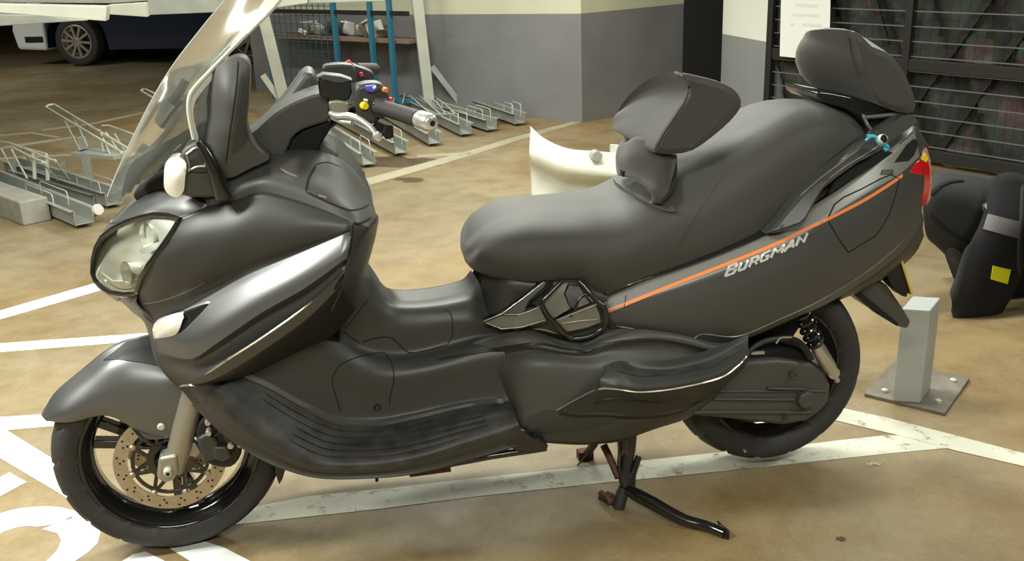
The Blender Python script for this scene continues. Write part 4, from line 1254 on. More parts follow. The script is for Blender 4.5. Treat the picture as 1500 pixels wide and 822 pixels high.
bead(b, [(448, 281), (480, 296), (505, 306), (517, 308), (530, 305), (541, 299)], [DKB], .006, .0012, 'dark')
bead(b, [(462, 241), (480, 238), (500, 245)], [DKB], .003, .0008, 'dark')
applique(b, [(467, 285), (478, 289), (478, 292), (467, 288)], [DKB], .002, 'alu', step=4)
bead(b, [(410, 247), (422, 254), (436, 259)], [DKB], .006, .0015, 'alu')
b.build('glovebox_lid_seam', deck)

b = MB()
rows = [
 [(517, 325, -.345), (540, 334, -.325), (553, 322, -.24), ('w', .552, -.10, .842), ('w', .538, 0, .82)],
 [(514, 345, -.362), (530, 352, -.33), (547, 350, -.24), ('w', .535, -.10, .78), ('w', .52, 0, .76)],
 [(511, 375, -.364), (522, 382, -.325), (538, 385, -.24), ('w', .505, -.10, .70), ('w', .50, 0, .69)],
 [(506, 402, -.360), (510, 415, -.320), (523, 423, -.24), ('w', .475, -.10, .63), ('w', .475, 0, .62)],
 [(500, 425, -.345), (500, 440, -.300), (512, 448, -.225), ('w', .45, -.10, .57), ('w', .45, 0, .57)],
 [(485, 455, -.315), (490, 465, -.270), (500, 468, -.215), ('w', .43, -.10, .52), ('w', .43, 0, .52)]]
b.grid(rows, 'plastic', 5, 5, mirror=MIR, face=(1, -.3, 0))
shb = b.bvh()
shield = b.build('leg_shield', bike, solid=.003, angle=60)
b = MB(); bead(b, [(517, 326), (515, 345), (511, 375), (503, 402), (490, 425)], [shb, LOB], .009, .002, 'dark')
bead(b, [(517, 328), (530, 326), (545, 318)], [shb, DKB], .006, .002, 'dark')
b.build('panel_gap', shield)

# ---------------------------------------------------------------- step-through tunnel and footboards
b = MB()
rows = [
 [('w', .40, 0, .66), ('w', .485, 0, .72), (546, 396, .0), (562, 421, .0), (580, 438, .0), (610, 440, .0), (650, 434, .0), (685, 423, .0), (700, 412, 0)],
 [('w', .40, -.07, .63), ('w', .480, -.07, .70), (538, 405, -.065), (556, 430, -.065), (576, 447, -.065), (610, 449, -.065), (650, 444, -.065), (688, 436, -.07), (705, 425, -.08)],
 [('w', .37, -.12, .58), (496, 440, -.12), (525, 445, -.105), (553, 462, -.095), (578, 477, -.095), (612, 478, -.095), (655, 470, -.098), (692, 468, -.11), (715, 460, -.13)],
 [(400, 500, -.17), (455, 475, -.15), (497, 486, -.126), (530, 504, -.106), (568, 515, -.100), (612, 514, -.100), (660, 502, -.104), (698, 492, -.112), (730, 486, -.13)],
 [(392, 510, -.178), (445, 490, -.165), (487, 503, -.148), (525, 522, -.136), (566, 532, -.132), (613, 529, -.132), (661, 519, -.136), (699, 509, -.142), (736, 502, -.15)],
 [(382, 522, -.188), (432, 510, -.178), (477, 524, -.164), (520, 544, -.156), (564, 553, -.154), (614, 547, -.154), (662, 537, -.156), (700, 529, -.160), (740, 522, -.168)],
 [(366, 532, -.196), (414, 532, -.184), (462, 553, -.168), (510, 574, -.158), (562, 580, -.156), (612, 573, -.156), (662, 563, -.158), (702, 556, -.164), (742, 552, -.174)],
 [(352, 543, -.205), (398, 556, -.195), (450, 586, -.182), (500, 608, -.168), (560, 610, -.162), (610, 602, -.162), (662, 592, -.166), (705, 586, -.175), (745, 585, -.19)],
 [(345, 548, -.214), (392, 566, -.206), (444, 596, -.195), (498, 619, -.182), (560, 621, -.178), (612, 611, -.178), (664, 600, -.182), (706, 593, -.19), (750, 592, -.205)]]
b.grid(rows, 'plastic', 6, 5, mirror=MIR)
rows = [
 [(345, 548, -.214), (392, 566, -.206), (444, 596, -.195), (498, 619, -.182), (560, 621, -.178), (612, 611, -.178), (664, 600, -.182), (706, 593, -.19), (750, 592, -.205)],
 [(333, 560, -.244), (380, 590, -.240), (434, 622, -.236), (490, 645, -.228), (560, 646, -.226), (615, 636, -.226), (668, 622, -.23), (710, 611, -.235), (753, 602, -.24)],
 [(318, 572, -.266), (364, 612, -.274), (420, 650, -.278), (475, 674, -.278), (555, 674, -.276), (620, 663, -.274), (674, 647, -.272), (720, 634, -.272), (760, 622, -.27)],
 [(306, 580, -.262), (352, 624, -.276), (408, 663, -.284), (466, 686, -.286), (552, 686, -.284), (622, 674, -.28), (680, 658, -.276), (724, 644, -.274), (766, 634, -.27)]]
b.grid(rows, 'scuffed', 6, 5, mirror=MIR)
rows = [
 [(306, 580, -.262), (352, 624, -.276), (408, 663, -.284), (466, 686, -.286), (552, 686, -.284), (622, 674, -.28), (680, 658, -.276), (724, 644, -.274), (766, 634, -.27)],
 [(292, 590, -.240), (336, 632, -.258), (394, 668, -.268), (462, 693, -.274), (550, 694, -.272), (620, 684, -.268), (680, 668, -.264), (726, 655, -.262), (770, 643, -.258)],
 [(284, 594, -.200), (332, 638, -.225), (392, 676, -.245), (464, 698, -.250), (552, 698, -.250), (622, 690, -.245), (682, 675, -.24), (728, 662, -.24), (772, 648, -.235)],
 [('w', .16, 0, .36), ('w', .22, 0, .30), ('w', .30, 0, .24), ('w', .38, 0, .21), ('w', .50, 0, .20), ('w', .62, 0, .20), ('w', .72, 0, .20), ('w', .80, 0, .21), ('w', .88, 0, .22)]]
b.grid(rows, 'plastic', 6, 4, mirror=MIR, face=(0, -1, -.3))
# front closing piece between lip and footboard
rows = [
 [(252, 560, -.172), (270, 562, -.225), (300, 562, -.25), (340, 548, -.225)],
 [(266, 571, -.172), (282, 578, -.225), (306, 580, -.25), (335, 560, -.235)],
 [(284, 594, -.18), (290, 592, -.225), (300, 586, -.255), (318, 572, -.262)]]
b.grid(rows, 'plastic', 4, 4, mirror=MIR)
FB = b.bvh()
floorb = b.build('footboard', bike, solid=.0, angle=38)
b = MB()
for off in (0, 1, 2, 3, 4):
    t = off / 4.0
    A = [(345, 548), (392, 566), (444, 596), (498, 619), (560, 621), (612, 611), (664, 600), (706, 593), (745, 590)]
    B_ = [(318, 572), (364, 612), (420, 650), (475, 674), (555, 674), (620, 663), (674, 647), (720, 634), (756, 620)]
    u = .18 + .70 * t
    pts = [(a[0]*(1-u)+c[0]*u, a[1]*(1-u)+c[1]*u) for a, c in zip(A, B_)]
    bead(b, pts[1 if off < 2 else 2:8 if off < 4 else 7], [FB], .007, .0035, 'scuffed')
b.build('tread_rib', floorb)
b = MB()
bead(b, [(345, 546), (392, 565), (444, 594), (498, 617), (530, 621), (560, 619), (612, 609), (664, 597), (706, 590), (742, 587)], [FB], .020, .006, 'plastic2')  # rounded border made lighter to paint its soft highlight
b.build('tread_border_highlight', floorb)
b = MB()
bead(b, [(500, 606), (492, 580), (487, 556), (498, 536), (522, 524), (556, 517), (566, 520), (574, 534), (577, 556), (572, 580), (570, 596)], [FB], .0035, .0009, 'dark')
bead(b, [(500, 482), (514, 494), (528, 503)], [FB], .004, .001, 'dark')
bead(b, [(530, 502), (548, 496), (570, 494), (580, 500), (590, 510), (602, 517), (630, 512), (655, 505)], [FB], .004, .001, 'dark')
bead(b, [(652, 452), (661, 462), (663, 480), (662, 494), (655, 505)], [FB], .003, .0008, 'dark')
bead(b, [(504, 484), (520, 464), (540, 438)], [FB], .003, .0008, 'dark')
b.build('service_cover_seam', floorb)
b = MB(); h = hit([FB], 553, 597)
b.lathe([(-.004, 0), (-.004, .006), (-.001, .009), (.001, .010)], 'gloss', Matrix.Translation(h[0]) @ Vector((0, -1, 0)).rotation_difference(h[1]).to_matrix().to_4x4(), 20)
b.build('screw_cap', floorb)
# frame rail under the footboard
b = MB(); b.tube([P(*q) for q in ((560, 690, -.2), (640, 683, -.24), (720, 668, -.25), (800, 656, -.25))], .009, 'gloss', 10)
b.box((-.05, -.03, -.012), (.05, .03, .012), 'rust', Matrix.Translation(P(628, 680, -.2)))
b.tube([P(552, 696, -.2), P(552, 705, -.2)], .004, 'dark', 6)
b.build('lower_rail', bike)

# ---------------------------------------------------------------- body under the seat nose
b = MB()
rows = [
 [('w', .80, 0, .72), ('w', .86, 0, .72), ('w', .95, 0, .72), ('w', 1.05, 0, .72), ('w', 1.12, 0, .72)],
 [(706, 405, -.05), (740, 405, -.12), (790, 408, -.14), (840, 408, -.155), (890, 425, -.17)],
 [(700, 435, -.065), (735, 438, -.125), (785, 440, -.15), (838, 440, -.165), (890, 450, -.185)],
 [(698, 462, -.095), (735, 468, -.135), (785, 468, -.155), (838, 468, -.168), (893, 470, -.19)],
 [(712, 480, -.13), (740, 484, -.14), (785, 484, -.155), (838, 492, -.168), (895, 484, -.185)]]
b.grid(rows, 'plastic', 6, 5, mirror=MIR)
USB = b.bvh()
usb = b.build('under_seat_cover', bike, angle=60)
# gloss trim with frame window; grey faces and bright edges paint its highlights
b = MB()
D_ = -.185
tf = tps([(708, 475, -.150), (760, 480, -.182), (800, 470, -.186), (880, 470, -.205), (880, 440, -.203), (800, 412, -.168), (750, 440, -.165), (840, 430, -.185), (830, 490, -.19), (850, 412, -.172)])
def trim(pl, m, th=.02, dy=0.0, k=2, st=7):
    sheet(b, smooth2(pl, k) if k else pl, lambda x, y: tf(x, y) + dy, m, st, mirror=True, thick=th)
trim([(708, 470), (735, 460), (765, 438), (797, 412), (806, 412), (812, 416), (800, 424), (778, 440), (770, 452), (782, 450), (792, 450), (800, 468), (803, 472), (770, 480), (745, 483), (722, 480)], 'gloss', k=0)
trim([(736, 460), (742, 462), (760, 461), (768, 456), (769, 452), (774, 440), (797, 420), (800, 414), (795, 414), (765, 440)], 'paint', .012, -.005, k=0)
trim([(712, 473), (735, 463), (758, 463), (775, 456), (790, 450), (799, 468), (765, 478), (740, 482), (724, 479)], 'trimgrey', .012, -.004, k=0)
trim([(794, 444), (808, 430), (822, 416), (832, 415), (826, 430), (832, 446), (836, 452), (812, 466), (802, 462)], 'trimgrey', .014, -.006, k=0)
trim([(828, 430), (834, 418), (848, 420), (856, 432), (846, 440), (840, 452), (834, 448)], 'plastic2', .01, -.002, k=0)
trim([(844, 452), (852, 438), (858, 436), (864, 444)], 'trimgrey', .01, -.006, k=0)
trim([(812, 472), (840, 460), (872, 446), (878, 460), (880, 472), (860, 480), (832, 486), (822, 484)], 'trimgrey', .012, -.006, k=0)
for ln in ([(708, 471), (735, 460), (765, 438), (797, 413)], [(712, 473), (735, 482), (765, 479), (799, 469)], [(738, 461), (760, 461), (775, 456), (790, 450)], [(812, 471), (840, 459), (874, 446)], [(795, 444), (810, 428), (824, 414)], [(822, 474), (850, 470), (876, 468)]):
    for sg in (1, -1):
        q_ = [P(x, y, tf(x, y) - .008) for x, y in ln]
        b.tube([Vector((v.x, v.y*sg, v.z)) for v in q_], .0014, 'alu', 6)
b.build('side_trim', bike, bevel=.0015, angle=40)
b = MB()
tb_ = lambda pts, r: b.tube([P(x, y, tf(x, y) - .014) for x, y in pts], r, 'gloss', 10, smooth_path=3)
tb_([(824, 411), (816, 419), (803, 433), (795, 443), (796, 450), (803, 462), (812, 471), (824, 484), (832, 492), (840, 496), (862, 493), (880, 484), (887, 474), (888, 460), (885, 449), (876, 442), (864, 429), (856, 419), (848, 412)], .0055)
tb_([(842, 456), (846, 444), (852, 434), (857, 431), (862, 436), (868, 443)], .0035)
b.build('frame_tube', bike)

# ---------------------------------------------------------------- lower rear side panel
b = MB()
rows = [
 [(690, 503, -.13), (725, 490, -.140), (770, 482, -.160), (830, 500, -.178), (862, 498, -.185), (885, 484, -.190), (940, 478, -.205), (1000, 486, -.215), (1050, 500, -.212), (1090, 500, -.200)],
 [(688, 512, -.130), (718, 505, -.150), (772, 494, -.185), (830, 510, -.200), (862, 508, -.208), (888, 496, -.215), (945, 488, -.230), (1000, 495, -.236), (1048, 508, -.232), (1088, 508, -.21)],
 [(688, 519, -.128), (722, 515, -.158), (776, 507, -.200), (832, 516, -.214), (864, 514, -.220), (892, 506, -.226), (948, 498, -.238), (1000, 504, -.240), (1046, 516, -.236), (1085, 515, -.212)],
 [(690, 524, -.128), (730, 522, -.152), (782, 514, -.190), (834, 522, -.208), (866, 522, -.216), (895, 514, -.222), (950, 510, -.232), (1000, 514, -.236), (1044, 524, -.230), (1082, 522, -.208)],
 [(716, 545, -.145), (745, 538, -.190), (788, 532, -.222), (836, 536, -.232), (868, 538, -.238), (898, 536, -.244), (952, 536, -.248), (1000, 536, -.248), (1040, 542, -.238), (1076, 538, -.205)],
 [(736, 575, -.170), (755, 570, -.215), (796, 564, -.236), (842, 566, -.244), (872, 568, -.248), (902, 568, -.254), (955, 570, -.256), (1000, 570, -.248), (1034, 570, -.230), (1068, 558, -.195)],
 [(745, 596, -.190), (762, 598, -.228), (802, 592, -.242), (848, 596, -.246), (878, 598, -.248), (906, 600, -.248), (958, 598, -.242), (1000, 592, -.226), (1028, 586, -.205), (1058, 572, -.175)],
 [(752, 615, -.205), (768, 626, -.240), (806, 622, -.244), (852, 622, -.242), (882, 624, -.240), (908, 622, -.234), (960, 616, -.218), (1000, 608, -.198), (1026, 598, -.180), (1052, 582, -.155)],
 [(762, 640, -.20), (776, 645, -.222), (812, 650, -.215), (856, 652, -.208), (884, 650, -.20), (910, 646, -.196), (962, 628, -.175), (1000, 616, -.160), (1024, 604, -.145), (1050, 590, -.125)]]
b.grid(rows, 'plastic2', 5, 5, mirror=MIR)
RBB = b.bvh()
rb = b.build('rear_lower_panel', bike, solid=.003, angle=50)
b = MB()
bead(b, [(748, 483), (790, 482), (818, 490), (832, 498), (860, 495), (880, 486), (892, 481)], [RBB, USB], .0035, .002, 'alu')
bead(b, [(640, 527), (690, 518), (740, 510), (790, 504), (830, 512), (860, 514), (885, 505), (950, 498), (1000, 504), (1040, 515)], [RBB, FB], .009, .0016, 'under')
applique(b, [(765, 632), (775, 612), (800, 601), (815, 603), (812, 608), (820, 612), (900, 610), (900, 617), (860, 628), (800, 632)], [RBB], .003, 'plastic', step=6)
b.build('panel_edge', rb)
# sill end clip by the footboard
b = MB(); slab(b, smooth2([(742, 640), (756, 628), (772, 632), (780, 640), (800, 648), (801, 660), (770, 664), (745, 655)], 2), -.262, .04, 'gloss')
b.build('sill_bracket', bike, bevel=.004)

# ---------------------------------------------------------------- passenger footrest
b = MB()
rows = [
 [(884, 536, -.250), (905, 529, -.250), (930, 529, -.250), (980, 527, -.252), (1040, 512, -.250), (1096, 490, -.235)],
 [(888, 540, -.262), (908, 534, -.262), (932, 540, -.262), (982, 542, -.262), (1042, 528, -.260), (1096, 498, -.243)],
 [(884, 550, -.278), (908, 548, -.285), (938, 556, -.290), (986, 553, -.300), (1046, 541, -.296), (1096, 510, -.262)],
 [(879, 558, -.284), (906, 560, -.298), (938, 565, -.306), (988, 560, -.316), (1048, 547, -.312), (1097, 514, -.272)],
 [(877, 568, -.284), (904, 569, -.300), (938, 573, -.308), (988, 568, -.318), (1052, 553, -.313), (1096, 520, -.274)],
 [(850, 586, -.262), (900, 590, -.262), (940, 592, -.262), (990, 584, -.262), (1050, 566, -.255), (1094, 532, -.225)],
 [(815, 603, -.248), (880, 607, -.245), (935, 609, -.24), (985, 600, -.232), (1040, 580, -.215), (1085, 545, -.18)]]
b.grid(rows, 'plastic', 6, 4, mirror=MIR)
PFB = b.bvh()
pf = b.build('passenger_footboard', bike, angle=35)
b = MB()
bead(b, [(814, 602), (845, 585), (877, 570), (904, 570), (938, 574), (988, 569), (1052, 554), (1080, 536), (1094, 521)], [PFB, RBB], .004, .003, 'alu')
bead(b, [(816, 606), (850, 609), (880, 610), (935, 612), (985, 606), (1010, 596), (1060, 566), (1086, 546)], [PFB, RBB], .010, .002, 'under')  # dark line paints the shadow under the footrest edge
bead(b, [(868, 592), (890, 585), (920, 585), (960, 589), (1000, 580)], [PFB, RBB], .007, .002, 'under')
applique(b, [(893, 534), (920, 534), (935, 541), (980, 543), (1040, 529), (1088, 505), (1088, 512), (1044, 538), (986, 550), (938, 552), (905, 545)], [PFB], .002, 'scuffed', step=7)
b.build('grip_mat_and_edge_shade', pf)
# ---------------------------------------------------------------- rear wheel
ro = [(-.066, .196), (-.074, .206), (-.080, .222), (-.0795, .236), (-.076, .245), (-.068, .2530), (-.058, .2585), (-.048, .2625), (-.038, .2660), (-.028, .2690), (-.018, .2715), (-.008, .2735), (0, .2740),
      (.008, .2735), (.018, .2715), (.028, .2690), (.038, .2660), (.048, .2625), (.058, .2585), (.068, .2530), (.076, .245), (.0795, .236), (.080, .222), (.074, .206), (.066, .196)]
b = MB()
b.lathe([(-.062, .199), (-.064, .189), (-.056, .184), (-.05, .172), (-.03, .160), (.03, .160), (.05, .172), (.056, .184), (.064, .189), (.062, .199), (.04, .19), (0, .175), (-.04, .19)], 'rim', AR, 72, closed=True)
b.lathe([(-.06, 0), (-.06, .05), (-.03, .06), (.03, .06), (.06, .05), (.06, 0)], 'rim', AR, 32)
for k in range(3):
    a = math.radians(100 + 120*k)
    b.bar(AR @ Vector((.05*math.cos(a), 0, .05*math.sin(a))), AR @ Vector((.168*math.cos(a), 0, .168*math.sin(a))), .05, .03, 'rim', up=(-math.sin(a), 0, math.cos(a)))
rwheel = b.build('rear_wheel', bike, bevel=.003)
b = MB(); tyre(b, AR, ro, [(.04, .182), (-.04, .182)], wide=.072, grooves=16); b.build('tyre', rwheel, angle=30)
b = MB(); b.lathe([(-.088, 0), (-.088, .004), (-.078, .006)], 'alu', Matrix.Translation(AR @ Vector((-.085, 0, -.212))), 12); b.build('wheel_mark', rwheel)

# ---------------------------------------------------------------- drive case
b = MB()
case = [(1000, 608), (1030, 592), (1056, 574), (1062, 548), (1092, 530), (1140, 527), (1188, 532), (1210, 545), (1218, 566), (1214, 590), (1200, 606), (1182, 618), (1150, 624), (1110, 620), (1058, 614)]
slab(b, case, -.170, .10, 'plastic2')
case_o = b.build('drive_case', bike, bevel=.012, seg=3)
b = MB()
for pl, Y in (([(1030, 572), (1213, 572), (1216, 575), (1030, 576)], -.174), ([(1125, 569), (1180, 569), (1180, 573), (1125, 571)], -.180), ([(1046, 584), (1165, 585), (1165, 588), (1046, 587)], -.178),
              ([(1010, 603), (1196, 603), (1190, 607), (1012, 607)], -.177)):
    slab(b, pl, Y, .014, 'plastic2')
b.build('casting_rib', case_o, bevel=.002)
b = MB(); c = P(1182, 587, -.185)
b.lathe([(-.004, 0), (-.004, .020), (0, .025), (.02, .027)], 'plastic2', Matrix.Translation(c), 8)
b.build('axle_cap', case_o, bevel=.002)
for px, py, r in ((1162, 549, .010), (1151, 612, .006), (1053, 568, .010)):
    b = MB(); b.lathe([(-.002, 0), (-.002, r*.6), (-.006, r*.7), (-.006, r), (.008, r*1.1)], 'plastic2', Matrix.Translation(P(px, py, -.176)), 20); b.build('bolt', case_o)
b = MB()
slab(b, [(1085, 532), (1088, 520), (1110, 512), (1145, 510), (1185, 516), (1198, 528), (1180, 534), (1100, 534)], -.15, .09, 'dark')
slab(b, [(1040, 520), (1085, 490), (1120, 480), (1170, 460), (1180, 470), (1160, 500), (1120, 515), (1060, 545)], -.09, .12, 'dark')
b.build('engine_block', bike, bevel=.01)
b = MB(); slab(b, [(1100, 516), (1120, 515), (1120, 519), (1101, 520)], -.155, .01, 'galv'); b.build('engine_tag', bike)
b = MB()
b.tube([P(*q) for q in ((1090, 528, -.17), (1100, 512, -.17), (1120, 500, -.17), (1145, 496, -.17), (1165, 499, -.17), (1178, 510, -.17), (1188, 526, -.17))], .007, 'scuffed', 10, smooth_path=5)
b.build('engine_hose', bike)
b = MB()
path = cr_line([P(*q) for q in ((1158, 497, -.176), (1170, 502, -.176), (1180, 512, -.176), (1188, 526, -.176))], 10)
for i in range(0, len(path)-1, 2):
    b.tube([path[i], path[i] + (path[i+1]-path[i])*.6], .0095, 'scuffed', 10)
b.build('hose_sleeve', bike)
b = MB(); b.tube([P(*q) for q in ((1137, 503, -.18), (1143, 495, -.18), (1160, 494, -.18))], .003, 'alu', 8, smooth_path=4); b.build('cable_clip', bike)

# ---------------------------------------------------------------- rear shock absorber
for sg in (1, -1):
    def S_(q): q = P(*q); return Vector((q.x, q.y*sg, q.z))
    a, m_, z_ = S_((1166, 440, -.165)), S_((1196, 506, -.165)), S_((1219, 545, -.165))
    b = MB(); b.tube([m_, m_ + (z_-m_)*.15, m_ + (z_-m_)*.8, z_], [.017, .019, .019, .015], 'alu', 20)
    sh = b.build('shock_absorber', bike)
    b = MB(); slab_c = z_; b.tube([z_ - Vector((0, .012, 0)), z_ + Vector((0, .05*sg, 0))], .016, 'alu', 12); b.tube([z_, z_ + (z_-m_)*.35], .008, 'alu', 10); b.build('lower_eye', sh)
    b = MB(); turns = 6.5; n = 150; t = (m_ - a).normalized(); u = t.orthogonal().normalized(); w = t.cross(u)
    b.tube([a + (m_-a)*(i/n) + (u*math.cos(2*PI*turns*i/n) + w*math.sin(2*PI*turns*i/n))*.021 for i in range(n+1)], .0052, 'gloss', 8)
    b.build('coil_spring', sh)
    b = MB(); b.tube([a - (m_-a)*.3, m_], .010, 'dark', 12); b.build('damper_rod', sh)

# ---------------------------------------------------------------- seat
b = MB()
rows_c = [
 [(680, 362, 0), (679.5, 366, 0), (679, 372, 0), (681, 382, 0), (688, 391, 0), (694, 396, 0)],
 [(683, 355, 0), (686, 362, -.040), (690, 371, -.066), (689, 384, -.080), (694, 395, -.066), (700, 398, -.03)],
 [(712, 330, 0), (711, 340, -.075), (712, 354, -.122), (710, 378, -.142), (720, 403, -.122), (726, 408, -.07)],
 [(770, 307, 0), (765, 320, -.10), (762, 345, -.160), (768, 383, -.184), (783, 412, -.160), (785, 416, -.1)],
 [(845, 297, 0), (843, 312, -.10), (838, 340, -.175), (838, 380, -.200), (848, 408, -.170), (848, 412, -.1)],
 [(903, 284, 0), (903, 302, -.10), (902, 338, -.180), (898, 385, -.210), (893, 428, -.184), (893, 434, -.1)],
 [(962, 250, 0), (962, 272, -.10), (965, 315, -.180), (968, 358, -.208), (974, 400, -.194), (974, 406, -.1)],
 [(1042, 206, 0), (1043, 228, -.10), (1045, 275, -.172), (1048, 322, -.200), (1052, 370, -.196), (1052, 376, -.1)],
 [(1106, 169, 0), (1108, 190, -.10), (1111, 232, -.165), (1114, 284, -.190), (1118, 340, -.186), (1118, 346, -.1)],
 [(1160, 149, 0), (1158, 166, -.095), (1160, 204, -.155), (1162, 252, -.176), (1163, 304, -.174), (1163, 310, -.1)],
 [(1212, 148, 0), (1210, 162, -.085), (1210, 188, -.135), (1210, 226, -.155), (1206, 268, -.158), (1206, 274, -.08)],
 [(1250, 166, 0), (1248, 177, -.07), (1245, 194, -.11), (1242, 215, -.128), (1236, 242, -.135), (1236, 248, -.06)],
 [(1270, 196, 0), (1269, 200, -.05), (1267, 207, -.08), (1263, 217, -.098), (1258, 226, -.10), (1257, 230, -.05)]]
rows = [[rows_c[c][r] for c in range(13)] for r in range(6)]
b.grid(rows, 'seat', 6, 6, mirror=MIR, face=(0, -.6, 1))
SEB = b.bvh()
def close_ring(b): pass
seat = b.build('seat', bike, solid=.012, angle=80)
b = MB()
bead(b, [(976, 398), (990, 362), (1010, 330), (1040, 285), (1066, 250)], [SEB], .0022, .0012, 'seat')
b.build('seat_stitching', seat)
b = MB()
applique(b, smooth2([(900, 262), (920, 262), (950, 280), (975, 298), (990, 312), (968, 310), (935, 293), (905, 272)], 2), [SEB], .010, 'seat', step=8)
b.build('lumbar_step', seat, angle=60)

# black seat base line / upper tail trim
b = MB()
rows = [
 [(878, 427, -.165), (930, 406, -.185), (990, 386, -.19), (1050, 364, -.192), (1110, 337, -.185), (1160, 300, -.17), (1215, 257, -.155), (1262, 220, -.11)],
 [(880, 431, -.178), (932, 410, -.195), (992, 390, -.200), (1052, 368, -.202), (1112, 341, -.196), (1162, 306, -.182), (1218, 264, -.166), (1268, 232, -.13)],
 [(882, 436, -.181), (934, 414, -.200), (993, 394, -.206), (1053, 372, -.208), (1114, 346, -.205), (1166, 314, -.195), (1222, 275, -.180), (1272, 244, -.15)]]
b.grid(rows, 'gloss', 6, 3, mirror=MIR)
b.build('seat_base_trim', bike, solid=.004)

# ---------------------------------------------------------------- tail body
b = MB()
rows = [
 [(884, 438, -.178), (935, 415, -.196), (994, 395, -.202), (1054, 373, -.204), (1115, 347, -.202), (1169, 314, -.194), (1225, 280, -.186), (1270, 246, -.162), (1310, 214, -.130), (1340, 192, -.085)],
 [(888, 458, -.205), (940, 438, -.222), (1000, 418, -.230), (1060, 396, -.235), (1122, 372, -.235), (1178, 342, -.228), (1232, 306, -.212), (1278, 278, -.190), (1318, 255, -.155), (1348, 228, -.095)]]
rows2 = [
 [(888, 458, -.205), (940, 438, -.222), (1000, 418, -.230), (1060, 396, -.235), (1122, 372, -.235), (1178, 342, -.228), (1232, 306, -.212), (1278, 278, -.190), (1318, 255, -.155), (1348, 228, -.095)],
 [(890, 466, -.204), (945, 456, -.228), (1005, 446, -.240), (1066, 432, -.247), (1130, 408, -.247), (1186, 380, -.240), (1240, 344, -.224), (1284, 314, -.202), (1324, 288, -.165), (1354, 262, -.102)],
 [(893, 474, -.200), (950, 476, -.226), (1012, 478, -.238), (1072, 466, -.243), (1136, 440, -.242), (1192, 412, -.234), (1246, 376, -.218), (1290, 344, -.196), (1328, 315, -.160), (1352, 285, -.102)],
 [(896, 482, -.188), (955, 488, -.212), (1018, 500, -.222), (1078, 490, -.228), (1142, 464, -.226), (1198, 438, -.218), (1252, 406, -.202), (1296, 372, -.180), (1332, 340, -.146), (1350, 306, -.098)],
 [(898, 486, -.175), (957, 494, -.195), (1024, 508, -.205), (1084, 499, -.208), (1148, 474, -.204), (1204, 449, -.196), (1258, 418, -.180), (1300, 388, -.158), (1334, 356, -.126), (1352, 316, -.09)]]
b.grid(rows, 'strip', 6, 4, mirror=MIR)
b.grid(rows2, 'paint', 6, 5, mirror=MIR)
TLB = b.bvh()
tail = b.build('tail_body', bike, solid=.003, angle=45)
b = MB()
stripe = [(889, 456), (913, 447), (986, 417.5), (1059, 389), (1132, 359.5), (1178, 337), (1210, 322), (1238, 308), (1268, 292), (1297, 274), (1322, 257)]
up_ = smooth2([(x, y - 2.6) for x, y in stripe], 5, closed=False); dn_ = smooth2([(x, y + 2.6) for x, y in stripe], 5, closed=False)
applique(b, up_ + dn_[::-1], [TLB], .0008, 'orange', step=6)
b.build('orange_stripe', tail, label='thin orange pinstripe')
b = MB()
hatch = [(1212, 322), (1222, 300), (1236, 289), (1262, 277), (1290, 262), (1305, 256), (1317, 262), (1312, 285), (1302, 315), (1290, 336), (1282, 346), (1262, 358), (1243, 370), (1232, 355)]
bead(b, hatch + [hatch[0]], [TLB], .0045, .001, 'dark', smooth=False)
b.build('hatch_seam', tail)
b = MB()
bead(b, [(917, 432), (916, 440), (914, 452)], [TLB], .0025, .0008, 'dark')
b.build('panel_seam', tail)
b = MB(); applique(b, [(1292, 249), (1307, 248), (1308, 255), (1290, 256)], [TLB], .003, 'plastic2', step=5); b.build('hatch_latch', tail)
b = MB()
bead(b, [(903, 478), (960, 487), (1010, 497), (1030, 490), (1080, 493), (1142, 468), (1198, 442), (1252, 410), (1296, 378), (1330, 346)], [TLB], .006, .002, 'paint_lt')
b.build('lower_edge', tail)

# lettering on the side: BURGMAN
def strokes():
    G = {
     'B': [[(0,0),(.22,1)], [(.12,1),(.8,1),(.92,.78),(.74,.55),(.2,.52)], [(.74,.52),(.86,.3),(.7,0),(0,0)]],
     'U': [[(.18,1),(.02,.2),(.1,0),(.62,0),(.72,.2),(.88,1)]],
     'R': [[(0,0),(.2,1),(.8,1),(.88,.7),(.76,.48),(.14,.48)], [(.5,.48),(.78,0)]],
     'G': [[(.95,1),(.3,1),(.1,.8),(.02,.2),(.12,0),(.72,0),(.82,.5),(.5,.5)]],
     'M': [[(0,0),(.2,1),(.5,.35),(.98,1),(.86,0)]],
     'A': [[(-.05,0),(.68,1),(.86,0)], [(.28,.3),(.8,.3)]],
     'N': [[(0,0),(.2,1),(.76,0),(.98,1)]]}
    x = 0; out = []
    for ch, w, h in (('B', 1.25, 1.15), ('U', 1.05, .95), ('R', 1.05, .95), ('G', 1.05, .95), ('M', 1.35, .95), ('A', 1.1, .95), ('N', 1.1, .95)):
        for s_ in G[ch]: out.append([(x + p[0]*w, p[1]*h) for p in s_])
        x += w + .16
    return out, x
SL, TW = strokes()
b = MB()
e0, e1 = np.array((1062.5, 404.5)), np.array((1182.5, 351.5))
bx = (e1 - e0)/TW; upn = np.array((2.2, -11.5))
base_c = lambda x: (x/TW)*(1 - x/TW)*8.0
